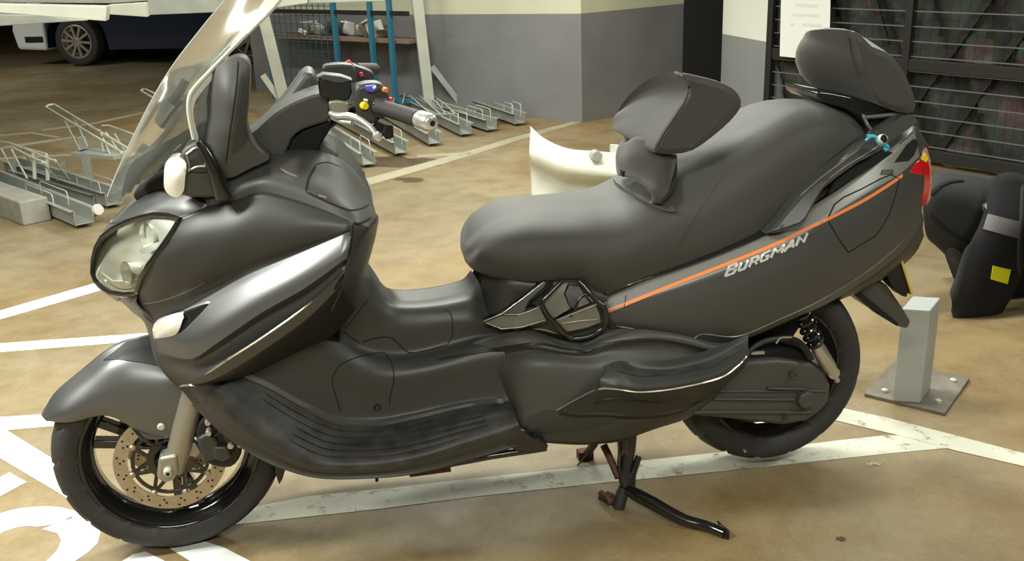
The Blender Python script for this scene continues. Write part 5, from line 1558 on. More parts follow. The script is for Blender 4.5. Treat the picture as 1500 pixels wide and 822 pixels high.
for s_ in SL:
    px = [tuple(e0 + bx*x + upn*y + np.array((0, base_c(x)))) for x, y in s_]
    for (a, c) in zip(px[:-1], px[1:]):
        d = np.array(c) - np.array(a); L = np.linalg.norm(d); d /= L; nrm = np.array((-d[1], d[0]))
        w = 1.8 if abs(d[1]) > .75 else 1.4
        a_ = np.array(a) - d*.7; c__ = np.array(c) + d*.7
        applique(b, [tuple(a_ + nrm*w), tuple(c__ + nrm*w), tuple(c__ - nrm*w), tuple(a_ - nrm*w)], [TLB], .0016, 'logo', step=3)
b.build('lettering', tail, label='silver italic BURGMAN lettering', weld=False, smooth=False)

# tail top cowl, tail underside, lamp, mudguard, plate
b = MB()
rows = [
 [(1262, 200, 0), (1290, 192, 0), (1318, 186, 0), (1340, 190, .0), (1362, 214, 0)],
 [(1270, 212, -.06), (1296, 200, -.06), (1322, 186, -.045), (1342, 186, -.04), (1360, 214, -.03)],
 [(1272, 228, -.12), (1298, 212, -.105), (1325, 195, -.085), (1342, 192, -.075), (1355, 222, -.06)],
 [(1272, 248, -.155), (1300, 226, -.135), (1320, 208, -.12), (1340, 196, -.088), (1350, 228, -.092)]]
b.grid(rows, 'paint', 5, 5, mirror=MIR, face=(0, -.4, 1))
b.build('tail_cowl', bike, solid=.003, angle=60)
b = MB()
applique(b, [(1310, 238), (1328, 212), (1342, 200), (1344, 212), (1338, 228), (1330, 236)], [TLB], .002, 'dark', step=6)
b.build('tail_vent', bike)
b = MB()
lf = tps([(1333, 252, -.135), (1350, 225, -.09), (1362, 225, -.05), (1364, 280, -.05), (1350, 305, -.095), (1343, 302, -.105), (1352, 262, -.105)])
sheet(b, [(1332, 253), (1342, 240), (1350, 232), (1360, 236), (1363, 252), (1363, 275), (1359, 292), (1349, 306), (1341, 304), (1347, 288), (1353, 265), (1352, 257)], lf, 'red', 5, mirror=True, thick=.03)
tlm = b.build('tail_lamp', bike, bevel=.002, label='red tail lamp')
b = MB()
sheet(b, [(1350, 232), (1346, 236), (1354, 222), (1358, 217), (1363, 235), (1365, 262), (1363, 290), (1358, 300), (1360, 282), (1361, 255), (1359, 240)], lambda x, y: lf(x, y) + .004, 'pink', 5, mirror=True, thick=.02)
sheet(b, [(1349, 233), (1356, 224), (1360, 232), (1357, 238)], lambda x, y: lf(x, y) - .003, 'btn_yellow', 5, mirror=True, thick=.01)
b.build('indicator_lens', tlm)
b = MB()
rows = [
 [(1230, 430, -.15), (1262, 415, -.14), (1300, 388, -.125), (1334, 352, -.10), (1353, 318, -.075)],
 [(1228, 440, -.12), (1264, 424, -.11), (1304, 398, -.10), (1338, 362, -.07), (1352, 335, -.05)],
 [(1226, 440, 0), (1264, 426, 0), (1306, 402, 0), (1340, 372, 0), (1354, 345, 0)]]
b.grid(rows, 'plastic', 4, 4, mirror=MIR, face=(0, -1, -1))
b.build('tail_underside', bike, solid=.003)
b = MB()
slab(b, [(1246, 425), (1262, 418), (1290, 412), (1300, 418), (1322, 450), (1335, 472), (1329, 482), (1317, 479), (1290, 462)], -.05, .15, 'plastic2')
b.build('rear_mudguard', bike, bevel=.006)
b = MB()
slab(b, [(1244, 424), (1252, 421), (1290, 452), (1316, 474), (1314, 478), (1286, 461)], -.075, .03, 'dark')
b.build('mudguard_edge', bike)
b = MB()
pc = [P(1318, 378, -.075), P(1335, 432, -.075)]
q0, q1 = pc; ww = Vector((0, .17, 0)); dx = Vector((.006, 0, .002))
b.add([q0, q0 + ww, q1 + ww, q1], [(0, 1, 2, 3)], 'cardboard'); b.add([q0 + dx, q0 + ww + dx, q1 + ww + dx, q1 + dx], [(3, 2, 1, 0)], 'yellow')
b.add([q0, q1, q1 + dx, q0 + dx, q0 + ww, q1 + ww, q1 + ww + dx, q0 + ww + dx], [(0, 1, 2, 3), (4, 7, 6, 5)], 'yellow')
b.build('number_plate', bike, smooth=False, weld=False, label='yellow number plate seen edge-on')
b = MB()
slab(b, [(1296, 397), (1312, 380), (1320, 380), (1333, 424), (1328, 436), (1322, 434), (1306, 418)], -.07, .05, 'under')
b.build('plate_holder', bike, bevel=.003)

# ---------------------------------------------------------------- grab rail
b = MB()
gf = tps([(1125, 338, -.222), (1170, 290, -.215), (1220, 250, -.205), (1280, 206, -.185), (1330, 178, -.14), (1150, 335, -.238), (1195, 290, -.236), (1250, 240, -.22), (1300, 210, -.185)])
sheet(b, [(1121, 343), (1135, 330), (1150, 312), (1168, 288), (1195, 264), (1222, 243), (1250, 222), (1272, 205), (1300, 184), (1322, 170), (1338, 168), (1345, 178), (1330, 190), (1308, 205), (1288, 222), (1256, 238), (1228, 258), (1206, 276),
          (1196, 292), (1182, 318), (1176, 330), (1158, 334), (1140, 340)], gf, 'rail', 7, mirror=True, thick=.035)
gr_ = b.build('grab_rail', bike, bevel=.004, seg=3)
b = MB()
sheet(b, [(1124, 341), (1140, 332), (1158, 310), (1176, 290), (1198, 270), (1214, 264), (1202, 278), (1192, 296), (1180, 318), (1172, 326), (1150, 334)], lambda x, y: gf(x, y) - .004, 'paint_lt', 7, mirror=True, thick=.008)
b.build('rail_foot', gr_, bevel=.002)
b = MB()
GB = MB(); sheet(GB, [(1121, 343), (1135, 330), (1150, 312), (1168, 288), (1195, 264), (1222, 243), (1250, 222), (1272, 205), (1300, 184), (1322, 170), (1338, 168), (1345, 178), (1330, 190), (1308, 205), (1288, 222), (1256, 238), (1228, 258), (1206, 276), (1196, 292), (1182, 318), (1176, 330), (1158, 334), (1140, 340)], gf, 'gloss', 7)
GBV = [GB.bvh()]
bead(b, [(1172, 287), (1200, 263), (1230, 240), (1262, 216)], GBV, .003, .002, 'alu')
bead(b, [(1214, 262), (1240, 243), (1268, 226), (1290, 212)], GBV, .003, .002, 'alu')
b.build('rail_ridge', gr_)
b = MB()
slab(b, [(1214, 284), (1222, 266), (1250, 245), (1290, 222), (1310, 224), (1280, 244), (1240, 268), (1216, 286)], -.19, .03, 'dark')
b.build('rail_recess', bike, bevel=.003)

# ---------------------------------------------------------------- backrests
def pad_loft(b, stations, m, mats=None):
    """closed pad: each station = (y, list of (x,z))"""
    n = len(stations[0][1]); v = []; f = []
    for y, pr in stations:
        for x, z in pr: v.append(Vector((x, y, z)))
    for i in range(len(stations)-1):
        for k in range(n):
            f.append((i*n+k, i*n+(k+1) % n, (i+1)*n+(k+1) % n, (i+1)*n+k))
    f.append(tuple(range(n))); f.append(tuple(reversed([(len(stations)-1)*n+k for k in range(n)])))
    b.add(v, f, m)
def pad(near, stations, m):
    """near-end profile (pixels) carried across the width; station = (Y, cx, cy, sx, sy, roundness)"""
    nx = sum(q[0] for q in near)/len(near); ny = sum(q[1] for q in near)/len(near)
    hx = (max(q[0] for q in near) - min(q[0] for q in near))/2; hy = (max(q[1] for q in near) - min(q[1] for q in near))/2
    st = []
    for (Y, cx, cy, sx, sy, rd) in stations:
        pr = []
        for q in near:
            dx, dy = (q[0]-nx), (q[1]-ny); a = math.atan2(dy/hy, dx/hx)
            ex, ey = hx*math.cos(a), hy*math.sin(a)
            p_ = P(cx + (dx*(1-rd) + ex*rd)*sx, cy + (dy*(1-rd) + ey*rd)*sy, Y)
            pr.append((p_.x, p_.z))
        st.append((Y, pr))
    # smooth across
    vv = [[Vector((x, y, z)) for x, z in pr] for y, pr in st]
    cols = [cr_line([r[k] for r in vv], 4) for k in range(len(near))]
    b = MB(); n = len(near); R = len(cols[0]); v = [cols[k][i] for i in range(R) for k in range(n)]
    f = [(i*n+k, i*n+(k+1) % n, (i+1)*n+(k+1) % n, (i+1)*n+k) for i in range(R-1) for k in range(n)]
    f.append(tuple(range(n))); f.append(tuple(reversed([(R-1)*n+k for k in range(n)])))
    b.add(v, f, m); return b
near = smooth2([(1000, 108), (1022, 112), (1050, 119), (1072, 129), (1084, 143), (1085, 158), (1070, 178), (1045, 200), (1015, 221), (985, 227), (960, 225), (958, 217), (974, 190), (994, 160), (1009, 138), (1010, 120)], 2)
b = pad(near, [(-.138, 1021, 166, .84, .84, 0), (-.133, 1020, 165, .94, .94, 0), (-.122, 1019, 164, 1.0, 1.0, 0), (-.05, 996, 160, .95, .93, .0), (.02, 968, 159, .82, .76, .1), (.08, 940, 164, .60, .53, .2), (.12, 919, 172, .38, .33, .4), (.135, 910, 176, .22, .19, .8), (.138, 909, 177, .1, .08, 1)], 'seat')
rbp = b.build('rider_backrest', bike, angle=75)
b = MB()
RBV = BVHTree.FromPolygons([tuple(v.co + Vector((.8, 0, 0))) for v in rbp.data.vertices], [tuple(p.vertices) for p in rbp.data.polygons])
bead(b, [(985, 105), (1002, 111), (1009, 122), (1006, 142), (990, 168), (973, 193), (960, 216)], [RBV], .010, .004, 'seat')
bead(b, [(1068, 138), (1070, 152), (1050, 180), (1020, 208), (1002, 222)], [BVHTree.FromPolygons([tuple(v.co + Vector((.8, 0, 0))) for v in rbp.data.vertices], [tuple(p.vertices) for p in rbp.data.polygons])], .003, .002, 'seat')
b.build('piping', rbp)
# bracket below the rider backrest
b = MB()
rows = [
 [(922, 192, .06), (916, 200, .03), (914, 210, 0), (935, 200, -.05), (968, 214, -.10), (985, 226, -.10), (992, 228, -.08)],
 [(905, 215, .05), (903, 222, .02), (906, 232, -.01), (928, 226, -.08), (962, 240, -.125), (980, 250, -.13), (988, 250, -.11)],
 [(904, 240, .05), (902, 244, .02), (908, 250, -.03), (930, 250, -.10), (957, 265, -.150), (974, 272, -.158), (986, 268, -.14)],
 [(906, 255, .04), (905, 256, .01), (912, 256, -.05), (934, 262, -.12), (954, 276, -.168), (968, 288, -.180), (983, 280, -.165)],
 [(910, 258, .04), (911, 258, .01), (918, 259, -.06), (938, 267, -.13), (955, 286, -.178), (965, 298, -.186), (976, 292, -.176)]]
b.grid(rows, 'suede', 5, 5, face=(-.5, -1, 0))
brk = b.build('backrest_bracket', bike, solid=.03, label='brown-grey suede covered bracket', angle=70)
b = MB(); b.tube([P(*q) for q in ((986, 226, -.085), (982, 245, -.088), (975, 268, -.09))], .005, 'steel', 8); b.build('bracket_bolt', brk)
b = MB(); b.tube([P(*q) for q in ((988, 228, -.07), (988, 258, -.12), (982, 282, -.168), (966, 299, -.182))], .006, 'dark', 8, smooth_path=3)
b.box((-.01, -.01, -.006), (.012, .01, .008), 'dark', Matrix.Translation(P(916, 254, -.05)))
b.build('bracket_edge', brk)

near2 = smooth2([(1236, 44), (1250, 50), (1266, 66), (1288, 74), (1306, 92), (1322, 122), (1330, 148), (1326, 163), (1308, 164), (1290, 158), (1276, 150), (1266, 136), (1259, 112), (1250, 90), (1246, 68)], 2)
b = pad(near2, [(-.118, 1292, 112, .78, .78, 0), (-.113, 1291, 111, .92, .92, 0), (-.103, 1290, 110, 1.0, 1.0, 0), (-.03, 1258, 98, 1.15, .95, .35), (.05, 1224, 88, 1.22, .85, .8), (.11, 1207, 86, .90, .66, 1), (.135, 1201, 88, .60, .42, 1), (.142, 1199, 89, .3, .2, 1)], 'seat')
pbp = b.build('passenger_backrest', bike, angle=75)
PBV = BVHTree.FromPolygons([tuple(v.co + Vector((.8, 0, 0))) for v in pbp.data.vertices], [tuple(p.vertices) for p in pbp.data.polygons])
b = MB(); bead(b, [(1234, 46), (1243, 56), (1246, 75), (1252, 96), (1260, 112)], [PBV], .006, .003, 'plastic2'); b.build('piping', pbp)  # lighter than the pad, the ridge highlight is in its colour
b = MB()
slab(b, smooth2([(1196, 136), (1215, 136), (1262, 146), (1300, 158), (1328, 166), (1338, 172), (1310, 186), (1290, 192), (1276, 190), (1262, 176), (1240, 160), (1206, 150)], 2), -.085, .17, 'gloss')
b.build('passenger_backrest_bracket', bike, bevel=.008, seg=3)
b = MB(); b.tube([P(*q) for q in ((1266, 172, -.1), (1290, 170, -.1), (1326, 166, -.1))], .006, 'plastic2', 8); b.tube([P(*q) for q in ((1264, 168, -.1), (1270, 182, -.1), (1278, 192, -.1))], .004, 'alu', 8); b.build('bracket_bar', bike)

# ribbon knotted on the grab rail (a thing of its own)
rib = empty('blue_ribbon', P(1290, 205, -.23), 'light blue ribbon with a black and white bead tied to the grab rail', 'ribbon')
def ribpart(pts, w, nm='strand'):
    b = MB(); b.tube([P(*q) for q in pts], w, 'ribbon', 8, smooth_path=4); return b.build(nm, rib)
ribpart([(1268, 206, -.222), (1276, 200, -.226), (1286, 202, -.228)], .0032); ribpart([(1270, 199, -.222), (1279, 199, -.226), (1288, 203, -.228)], .0032)
ribpart([(1288, 206, -.23), (1296, 212, -.226), (1300, 216, -.222), (1296, 220, -.222)], .0055); ribpart([(1284, 204, -.225), (1290, 212, -.23), (1298, 208, -.23)], .004, 'knot')
b = MB(); M_ = Matrix.Translation(P(1293, 204, -.236))
b.lathe([(-.010, .007), (-.006, .0105), (.0, .012), (.008, .0105), (.011, 0)], 'white', M_, 20); b.lathe([(-.010, .007), (-.0105, 0)], 'dark', M_, 20); b.lathe([(-.011, 0), (-.012, .007), (-.009, .008)], 'dark', Matrix.Translation(P(1291, 201, -.236)), 16)
b.build('bead', rib)

# ---------------------------------------------------------------- windscreen
b = MB()
rows = [
 [(372, -85, 0), (400, -75, -.07), (420, -60, -.13), (440, -55, -.18)],
 [(338, -15, 0), (360, -8, -.08), (385, 0, -.15), (408, 2, -.205)],
 [(298, 36, 0), (318, 44, -.09), (340, 50, -.165), (356, 55, -.222)],
 [(256, 90, 0), (272, 98, -.095), (290, 104, -.175), (306, 106, -.235)],
 [(226, 138, 0), (238, 140, -.095), (256, 142, -.18), (276, 142, -.242)],
 [(196, 196, 0), (206, 200, -.09), (232, 200, -.18), (276, 172, -.242)],
 [(172, 248, 0), (184, 252, -.08), (214, 240, -.17), (282, 204, -.240)],
 [(156, 288, 0), (168, 294, -.06), (200, 276, -.14), (262, 226, -.225)]]
b.grid(rows, 'glass', 6, 6, mirror=MIR, face=(-1, -.5, 0))
WSB = b.bvh()
ws = b.build('windscreen', bike, angle=80, label='clear curved windscreen')
b = MB()
for sg in (1, -1):
    ed = cr_line([P(*q) for q in ((440, -55, -.18), (408, 2, -.205), (356, 55, -.222), (306, 106, -.235), (282, 133, -.242), (276, 152, -.243), (278, 176, -.242), (284, 204, -.240))], 6)
    b.tube([Vector((q.x, q.y*sg, q.z)) for q in ed], .0045, 'edge', 8)
for sg in (1,):
    sheet(b, smooth2([(440, -55), (408, 2), (356, 55), (306, 106), (282, 133), (274, 152), (276, 178), (284, 204), (291, 203), (284, 176), (284, 155), (293, 138), (318, 108), (334, 84), (340, 62), (372, 22), (400, -20), (418, -55)], 3),
          tps([(440, -55, -.18), (408, 2, -.205), (356, 55, -.222), (306, 106, -.235), (282, 133, -.242), (276, 152, -.243), (278, 176, -.242), (284, 204, -.240), (400, -20, -.17), (340, 62, -.20), (291, 203, -.236), (293, 138, -.232)]), 'painted_haze', 7, mirror=True, thick=.002)
b.build('screen_edge', ws, label='thick edge of the screen with a painted pale refraction band')
b = MB()
applique(b, smooth2([(176, 290), (178, 270), (184, 250), (196, 233), (225, 215), (256, 200), (278, 188), (284, 203), (262, 212), (247, 230), (236, 256), (222, 278), (205, 288)], 2), [WSB], -.004, 'plastic', step=7, skirt=False)
b.build('screen_band', ws, label='black lower band of the screen')
# inner brace lines seen through the screen
b = MB()
b.tube([P(*q) for q in ((235, 186, -.12), (252, 162, -.12), (266, 146, -.12))], .006, 'plastic', 8)
b.tube([P(*q) for q in ((272, 118, -.12), (262, 136, -.12), (250, 150, -.12))], .009, 'dark', 8)
b.build('screen_bracket', ws)
# cowl under the screen
b = MB()
rows = [
 [(205, 270, 0), (225, 255, -.07), (250, 240, -.13), (285, 205, -.18), (315, 190, -.19)],
 [(196, 285, 0), (215, 272, -.075), (240, 262, -.14), (280, 250, -.195), (320, 245, -.205)],
 [(200, 294, 0), (222, 283, -.08), (246, 280, -.14), (278, 286, -.19), (318, 292, -.22)]]
b.grid(rows, 'dark', 5, 5, mirror=MIR, face=(-.5, -.5, 1))
b.build('screen_cowl', bike, solid=.003)

# ---------------------------------------------------------------- front indicator pod and folded mirror
b = MB()
slab(b, smooth2([(262, 232), (272, 216), (292, 207), (304, 212), (316, 234), (326, 262), (330, 284), (312, 290), (284, 290), (264, 284), (258, 262)], 2), -.255, .10, 'plastic2')
pod = b.build('indicator_pod', bike, bevel=.010, seg=3)
b = MB()
pfn = tps([(240, 258, -.248), (254, 232, -.255), (272, 236, -.268), (276, 258, -.272), (268, 285, -.262), (248, 284, -.25), (258, 260, -.275)])
sheet(b, smooth2([(240, 262), (242, 240), (252, 231), (264, 232), (273, 240), (271, 262), (269, 280), (260, 289), (248, 286), (241, 276)], 3), pfn, 'lens_white', 5, mirror=False, thick=.05)
b.build('indicator_lens', pod, bevel=.003, label='white indicator lens')
b = MB()
for pts in (((273, 226, -.262), (288, 216, -.262), (302, 220, -.262)), ((276, 250, -.262), (290, 244, -.262), (308, 244, -.262)), ((273, 226, -.262), (277, 240, -.262), (276, 252, -.262))):
    b.tube([P(*q) for q in pts], .0022, 'alu', 6, smooth_path=3)
b.build('pod_ridge', pod)
b = MB()
for k in (0,):
    pts = [(276, 236), (290, 226), (304, 226), (312, 250), (296, 254), (278, 252)]
    slab(b, [(x, y) for x, y in pts], -.262, .012, 'plastic')
b.build('pod_facet', pod, bevel=.003)
# mirrored pod for the right side
b = MB()
for v in ():
    pass
po = [P(x, y, -.255) for x, y in [(262, 232), (292, 207), (316, 234), (330, 284), (284, 290), (264, 284)]]
po = [Vector((q.x, .155, q.z)) for q in po]; pb = [q + Vector((0, .10, 0)) for q in po]; n_ = len(po)
b.add(po + pb, [tuple(range(n_)), tuple(range(2*n_-1, n_-1, -1))] + [(i, i+n_, (i+1) % n_+n_, (i+1) % n_) for i in range(n_)], 'plastic2')
b.build('indicator_pod', bike, bevel=.01)
b = MB()
b.tube([P(*q) for q in ((293, 207, -.275), (304, 226, -.28), (316, 254, -.28), (328, 288, -.27))], [.010, .012, .015, .018], 'gloss', 14)
b.build('mirror_arm', bike)
b = MB()
mir = smooth2([(300, 122), (310, 104), (328, 90), (347, 83), (361, 88), (366, 104), (364, 150), (361, 180), (366, 202), (378, 219), (395, 232), (368, 246), (332, 262), (300, 250), (288, 215), (288, 170), (292, 140)], 3)
mf = tps([(296, 130, -.215), (330, 90, -.245), (360, 90, -.255), (350, 150, -.275), (305, 170, -.235), (330, 230, -.262), (380, 235, -.24), (330, 130, -.266), (290, 215, -.225), (364, 150, -.255), (364, 200, -.25), (340, 190, -.275)])
sheet(b, mir, mf, 'plastic2', 8, thick=.07)
fm = b.build('folded_mirror', bike, bevel=.012, seg=3, label='mirror housing folded upright')
b = MB()
ms = MB(); sheet(ms, mir, mf, 'plastic2', 8); MSV = [ms.bvh()]
bead(b, [(349, 88), (347, 120), (342, 160), (336, 200), (331, 240)], MSV, .004, .001, 'dark')
applique(b, smooth2([(353, 87), (362, 92), (364, 110), (362, 150), (359, 180), (362, 200), (350, 215), (340, 225), (344, 190), (350, 150), (352, 110)], 2), MSV, .004, 'plastic', step=7)
b.build('mirror_seam', fm)
b = MB(); c = P(338, 90, -.24)

# ---------------------------------------------------------------- instrument hood
def hood(outline, Y, th, m, nm, **k):
    b = MB(); slab(b, smooth2(outline, 2), Y, th, m); return b.build(nm, bike, bevel=k.get('bv', .018), seg=4, label=k.get('label'))
hood([(360, 222), (372, 198), (392, 172), (420, 140), (440, 112), (452, 105), (462, 112), (466, 132), (466, 160), (450, 190), (430, 225), (395, 235)], .02, .14, 'plastic2', 'meter_hood')
hood([(350, 212), (362, 200), (378, 188), (400, 168), (430, 150), (460, 138), (478, 137), (483, 145), (484, 172), (472, 181), (444, 190), (427, 204), (418, 226), (400, 230), (372, 228)], -.160, .15, 'plastic2', 'meter_hood_left', bv=.012, label='left lobe of the meter hood')
b = MB()
slab(b, [(418, 228), (426, 206), (444, 191), (484, 176), (485, 188), (474, 206), (458, 234), (440, 234)], -.150, .13, 'dark')
b.build('meter_face', bike, bevel=.006)
b = MB(); b.tube([P(412, 224, -.16), P(425, 226, -.16), P(438, 228, -.16)], .002, 'alu', 6); b.build('meter_trim', bike)
hood([(384, 226), (410, 215), (440, 212), (466, 206), (480, 214), (500, 232), (480, 250), (440, 246), (400, 246)], -.12, .2, 'plastic2', 'bar_cover', bv=.02)

# ---------------------------------------------------------------- handlebar, grip, lever, switches
def bx(pts, Y, th, m, nm, par, bv=.004, label=None):
    b = MB(); slab(b, pts, Y, th, m); return b.build(nm, par, bevel=bv, seg=3, label=label)
b = MB()
b.tube([P(*q) for q in ((470, 190, -.05), (505, 168, -.12), (540, 152, -.20), (560, 158, -.25), (600, 172, -.34), (630, 182, -.40))], .0105, 'gloss', 12, smooth_path=4)
b.tube([('w')and Vector(q) for q in ((.42, .05, 1.06), (.46, .14, 1.11), (.50, .22, 1.14), (.55, .34, 1.13), (.58, .38, 1.12))], .0105, 'gloss', 12, smooth_path=4)
hb = b.build('handlebar', bike)
A_, B_ = P(556, 156, -.245), P(612, 174, -.375)
b = MB(); b.tube([A_, A_ + (B_-A_)*.06, A_ + (B_-A_)*.1, B_ - (B_-A_)*.03, B_], [.020, .020, .0165, .0172, .0165], 'rubber', 22)
t_ = (B_-A_).normalized(); 
for i in range(8):
    a = 2*PI*i/8
b.build('grip', hb)
b = MB(); C_ = B_ + t_*.052
b.tube([B_, B_ + t_*.004, B_ + t_*.010, B_ + t_*.042, B_ + t_*.05, C_], [.013, .0165, .0185, .0185, .015, .012], 'steel', 22)
b.tube([C_, C_ + t_*.001], .006, 'dark', 10)
b.build('bar_end_weight', hb, label='polished bar end weight')
# right-hand end
b = MB(); R0 = Vector((.545, .29, 1.135)); R1 = Vector((.60, .40, 1.12)); b.tube([R0, R1], .017, 'rubber', 16); b.build('grip', hb)
bx([(532, 146), (545, 138), (562, 138), (576, 150), (580, 162), (566, 172), (556, 178), (540, 176), (530, 166)], -.235, .04, 'plastic', 'throttle_collar', hb, .01) if False else None
sw = bx(smooth2([(520, 132), (526, 124), (545, 121), (560, 124), (568, 136), (572, 150), (560, 168), (552, 182), (536, 180), (524, 170), (519, 150)], 2), -.245, .055, 'plastic', 'switch_housing', hb, .010)
bx([(545, 150), (556, 146), (566, 152), (570, 164), (562, 176), (548, 172)], -.262, .04, 'gloss', 'switch_collar', sw, .006)
def btn(px, py, Y, r, m, nm, lb):
    b = MB(); b.lathe([(-.006, 0), (-.006, r*.8), (-.003, r), (.006, r)], m, Matrix.Translation(P(px, py, Y)) @ Matrix.Rotation(.4, 4, 'Z'), 14); b.build(nm, sw, label=lb)
btn(534, 155, -.252, .0085, 'btn_yellow', 'horn_button', 'yellow horn button')
bx([(535, 126), (550, 125), (553, 132), (546, 136), (537, 134)], -.256, .02, 'btn_blue', 'blue_button', sw, .002, 'blue button')
bx([(533, 145), (539, 146), (539, 149), (533, 148)], -.256, .01, 'paper', 'button_mark', sw, .0005)
bx([(546, 128), (551, 126), (551, 129), (547, 131)], -.262, .01, 'paper', 'button_mark', sw, .0005)
btn(564, 132, -.245, .006, 'btn_orange', 'orange_button', 'orange switch'); btn(572, 146, -.245, .005, 'btn_red', 'red_button', 'red switch')
bx([(564, 183), (576, 184), (577, 202), (565, 205), (560, 196)], -.25, .03, 'dark', 'switch_foot', sw, .003)
bx(smooth2([(545, 190), (556, 180), (566, 186), (562, 200), (550, 202)], 2), -.24, .03, 'dark', 'switch_foot', sw, .003)
# brake reservoir
rs = bx([(465, 117), (480, 111), (514, 116), (516, 138), (510, 148), (482, 146), (468, 140)], -.19, .05, 'gloss', 'brake_reservoir', hb, .004)
bx([(463, 114), (474, 109), (500, 112), (517, 118), (500, 122), (493, 122)], -.195, .055, 'plastic2', 'reservoir_cap', rs, .002)
bx(smooth2([(484, 148), (504, 148), (512, 158), (506, 168), (488, 168), (482, 158)], 2), -.2, .04, 'fork', 'master_cylinder', rs, .006)
b = MB()
lv = [(484, 166, -.235), (494, 170, -.25), (512, 170, -.27), (528, 176, -.29), (542, 186, -.31), (552, 198, -.325)]
b.tube([P(*q) for q in lv], [.006, .0075, .0075, .0065, .006, .006], 'silver', 12, smooth_path=5)
b.lathe([(-.008, 0), (-.006, .008), (0, .0105), (.006, .008), (.008, 0)], 'silver', Matrix.Translation(P(553, 200, -.327)), 16)
b.tube([P(*q) for q in ((487, 172, -.236), (500, 178, -.25), (516, 180, -.27))], .006, 'silver', 10)
b.build('brake_lever', hb, label='silver brake lever')
# right-hand controls beyond
rh = empty('right_controls', (0, 0, 0), None, None); rh.parent = hb
def rbx(pts, Y, th, m, nm, bv=.006): return bx(pts, Y, th, m, nm, hb, bv)
rbx(smooth2([(472, 98), (490, 94), (515, 95), (522, 105), (524, 120), (500, 122), (478, 112)], 2), .16, .05, 'plastic', 'right_reservoir')
rbx(smooth2([(508, 94), (525, 98), (546, 106), (548, 116), (535, 120), (515, 118)], 2), .22, .06, 'plastic', 'right_switch_housing')
bx([(505, 92), (512, 88), (518, 95), (506, 95)], .215, .02, 'btn_red', 'kill_switch', hb, .002, 'red kill switch')
bx([(526, 107), (531, 106), (533, 112), (527, 113)], .205, .02, 'btn_red', 'start_button', hb, .002, 'red start button')
bpy.data.objects.remove(rh)

# ---------------------------------------------------------------- centre stand
F1, F2 = Z(905, 744), Z(857, 671)
b = MB()
top1 = P(915, 640, -.10); mid1 = P(917, 714, -.135)
b.tube([P(918, 625, -.09), P(918, 660, -.10), P(914, 690, -.12), mid1], [.030, .024, .018, .015], 'gloss', 12, smooth_path=3)
b.tube([mid1 + Vector((-.005, 0, 0)), F1 + Vector((0, 0, .004))], [.015, .019], 'scuffed', 12)
b.tube([P(884, 652, -.06), P(892, 668, -.08), P(906, 700, -.125)], .010, 'rust', 10)
b.tube([P(870, 650, .10), P(865, 658, .12), F2 + Vector((0, 0, .005))], [.013, .012, .014], 'plastic', 10)
b.tube([P(918, 630, -.09), P(880, 632, .10)], .014, 'plastic', 10)
cs = b.build('centre_stand', bike)
b = MB()
b.tube([P(936, 668, -.11), P(926, 695, -.125), P(924, 715, -.14)], [.009, .011, .012], 'gloss', 10)
e_ = Z(1062, 782, .012)
b.tube([P(917, 716, -.138), P(935, 726, -.17), P(957, 738, -.205), P(982, 752, -.24), P(1006, 763, -.27), P(1035, 771, -.30), e_], [.014, .019, .0185, .017, .015, .014, .013], 'gloss', 16, smooth_path=4)
b.tube([P(1051, 763, -.31), P(1056, 770, -.318), e_ + Vector((.006, 0, .006)), Z(1066, 790, .002)], [.002, .004, .006, .004], 'gloss', 8)
b.build('stand_lever', cs)
b = MB(); b.box((-.022, -.015, -.012), (.022, .015, .014), 'rust', Matrix.Translation(F2 + Vector((0, 0, .012)))); b.build('stand_foot', cs); b = MB(); b.box((-.018, -.012, 0), (.018, .012, .012), 'rust', Matrix.Translation(Z(888, 731, 0)) @ Matrix.Rotation(.5, 4, 'Z'))
b.tube([Z(880, 722, .02), Z(888, 729, .02), F1 + Vector((-.02, 0, .02))], .008, 'rust', 8)
b.build('stand_foot', cs)
b = MB(); b.tube([P(846, 682, .10), P(862, 664, .10)], .0025, 'plastic', 6); b.build('stand_spring', cs)

# side cover pin, bits on the floor
b = MB()
for k, (x, y) in enumerate(((1273, 681), (1279, 679), (1286, 680))):
    c = Z(x, y, .002); pts = [c + Vector((.007*math.cos(a), .005*math.sin(a), .001)) for a in np.linspace(0, 2*PI, 10)[:-1]]
    b.tube(pts, .0015, 'white', 6, closed=True)
tag(b.build('wire_scrap'), 'tiny white twist of wire lying on the worn line right of the rear wheel', 'scrap')

# ================================================================== luggage on the next motorcycle (right edge)
mc = empty('parked_motorcycle', Z(1560, 470), 'dark motorcycle parked at the right edge, mostly out of the frame, carrying the black bags', 'motorcycle')
wz = Vector((3.10, .55, .30)); M_ = Matrix.Translation(wz) @ Matrix.Rotation(.5, 4, 'Z')
b = MB(); b.lathe([(-.05, .2), (-.06, .25), (-.04, .285), (0, .30), (.04, .285), (.06, .25), (.05, .2)], 'rubber', M_, 40, closed=True); b.lathe([(-.03, 0), (-.05, .2), (.05, .2), (.03, 0)], 'rim', M_, 40); b.build('wheel', mc)
def mslab(pts, Y, th, m, nm, par, bv=.02, sm=2, label=None):
    b = MB(); slab(b, smooth2(pts, sm) if sm else pts, Y, th, m); return b.build(nm, par, bevel=bv, seg=3, label=label)
mslab([(1446, 400), (1520, 380), (1600, 420), (1620, 540), (1560, 530), (1500, 484), (1466, 456)], .95, .3, 'dark', 'tail', mc, sm=0)
b = MB(); b.bar(Vector((3.1, .6, .3)), Vector((3.2, 1.0, .62)), .06, .06, 'dark'); b.build('subframe', mc)
def soft(nm, rows_, m, label, cat, th=.10):
    root = MB(); root.grid(rows_, m, 5, 5)
    o = root.build(nm, None, solid=th, angle=70); return tag(o, label, cat)
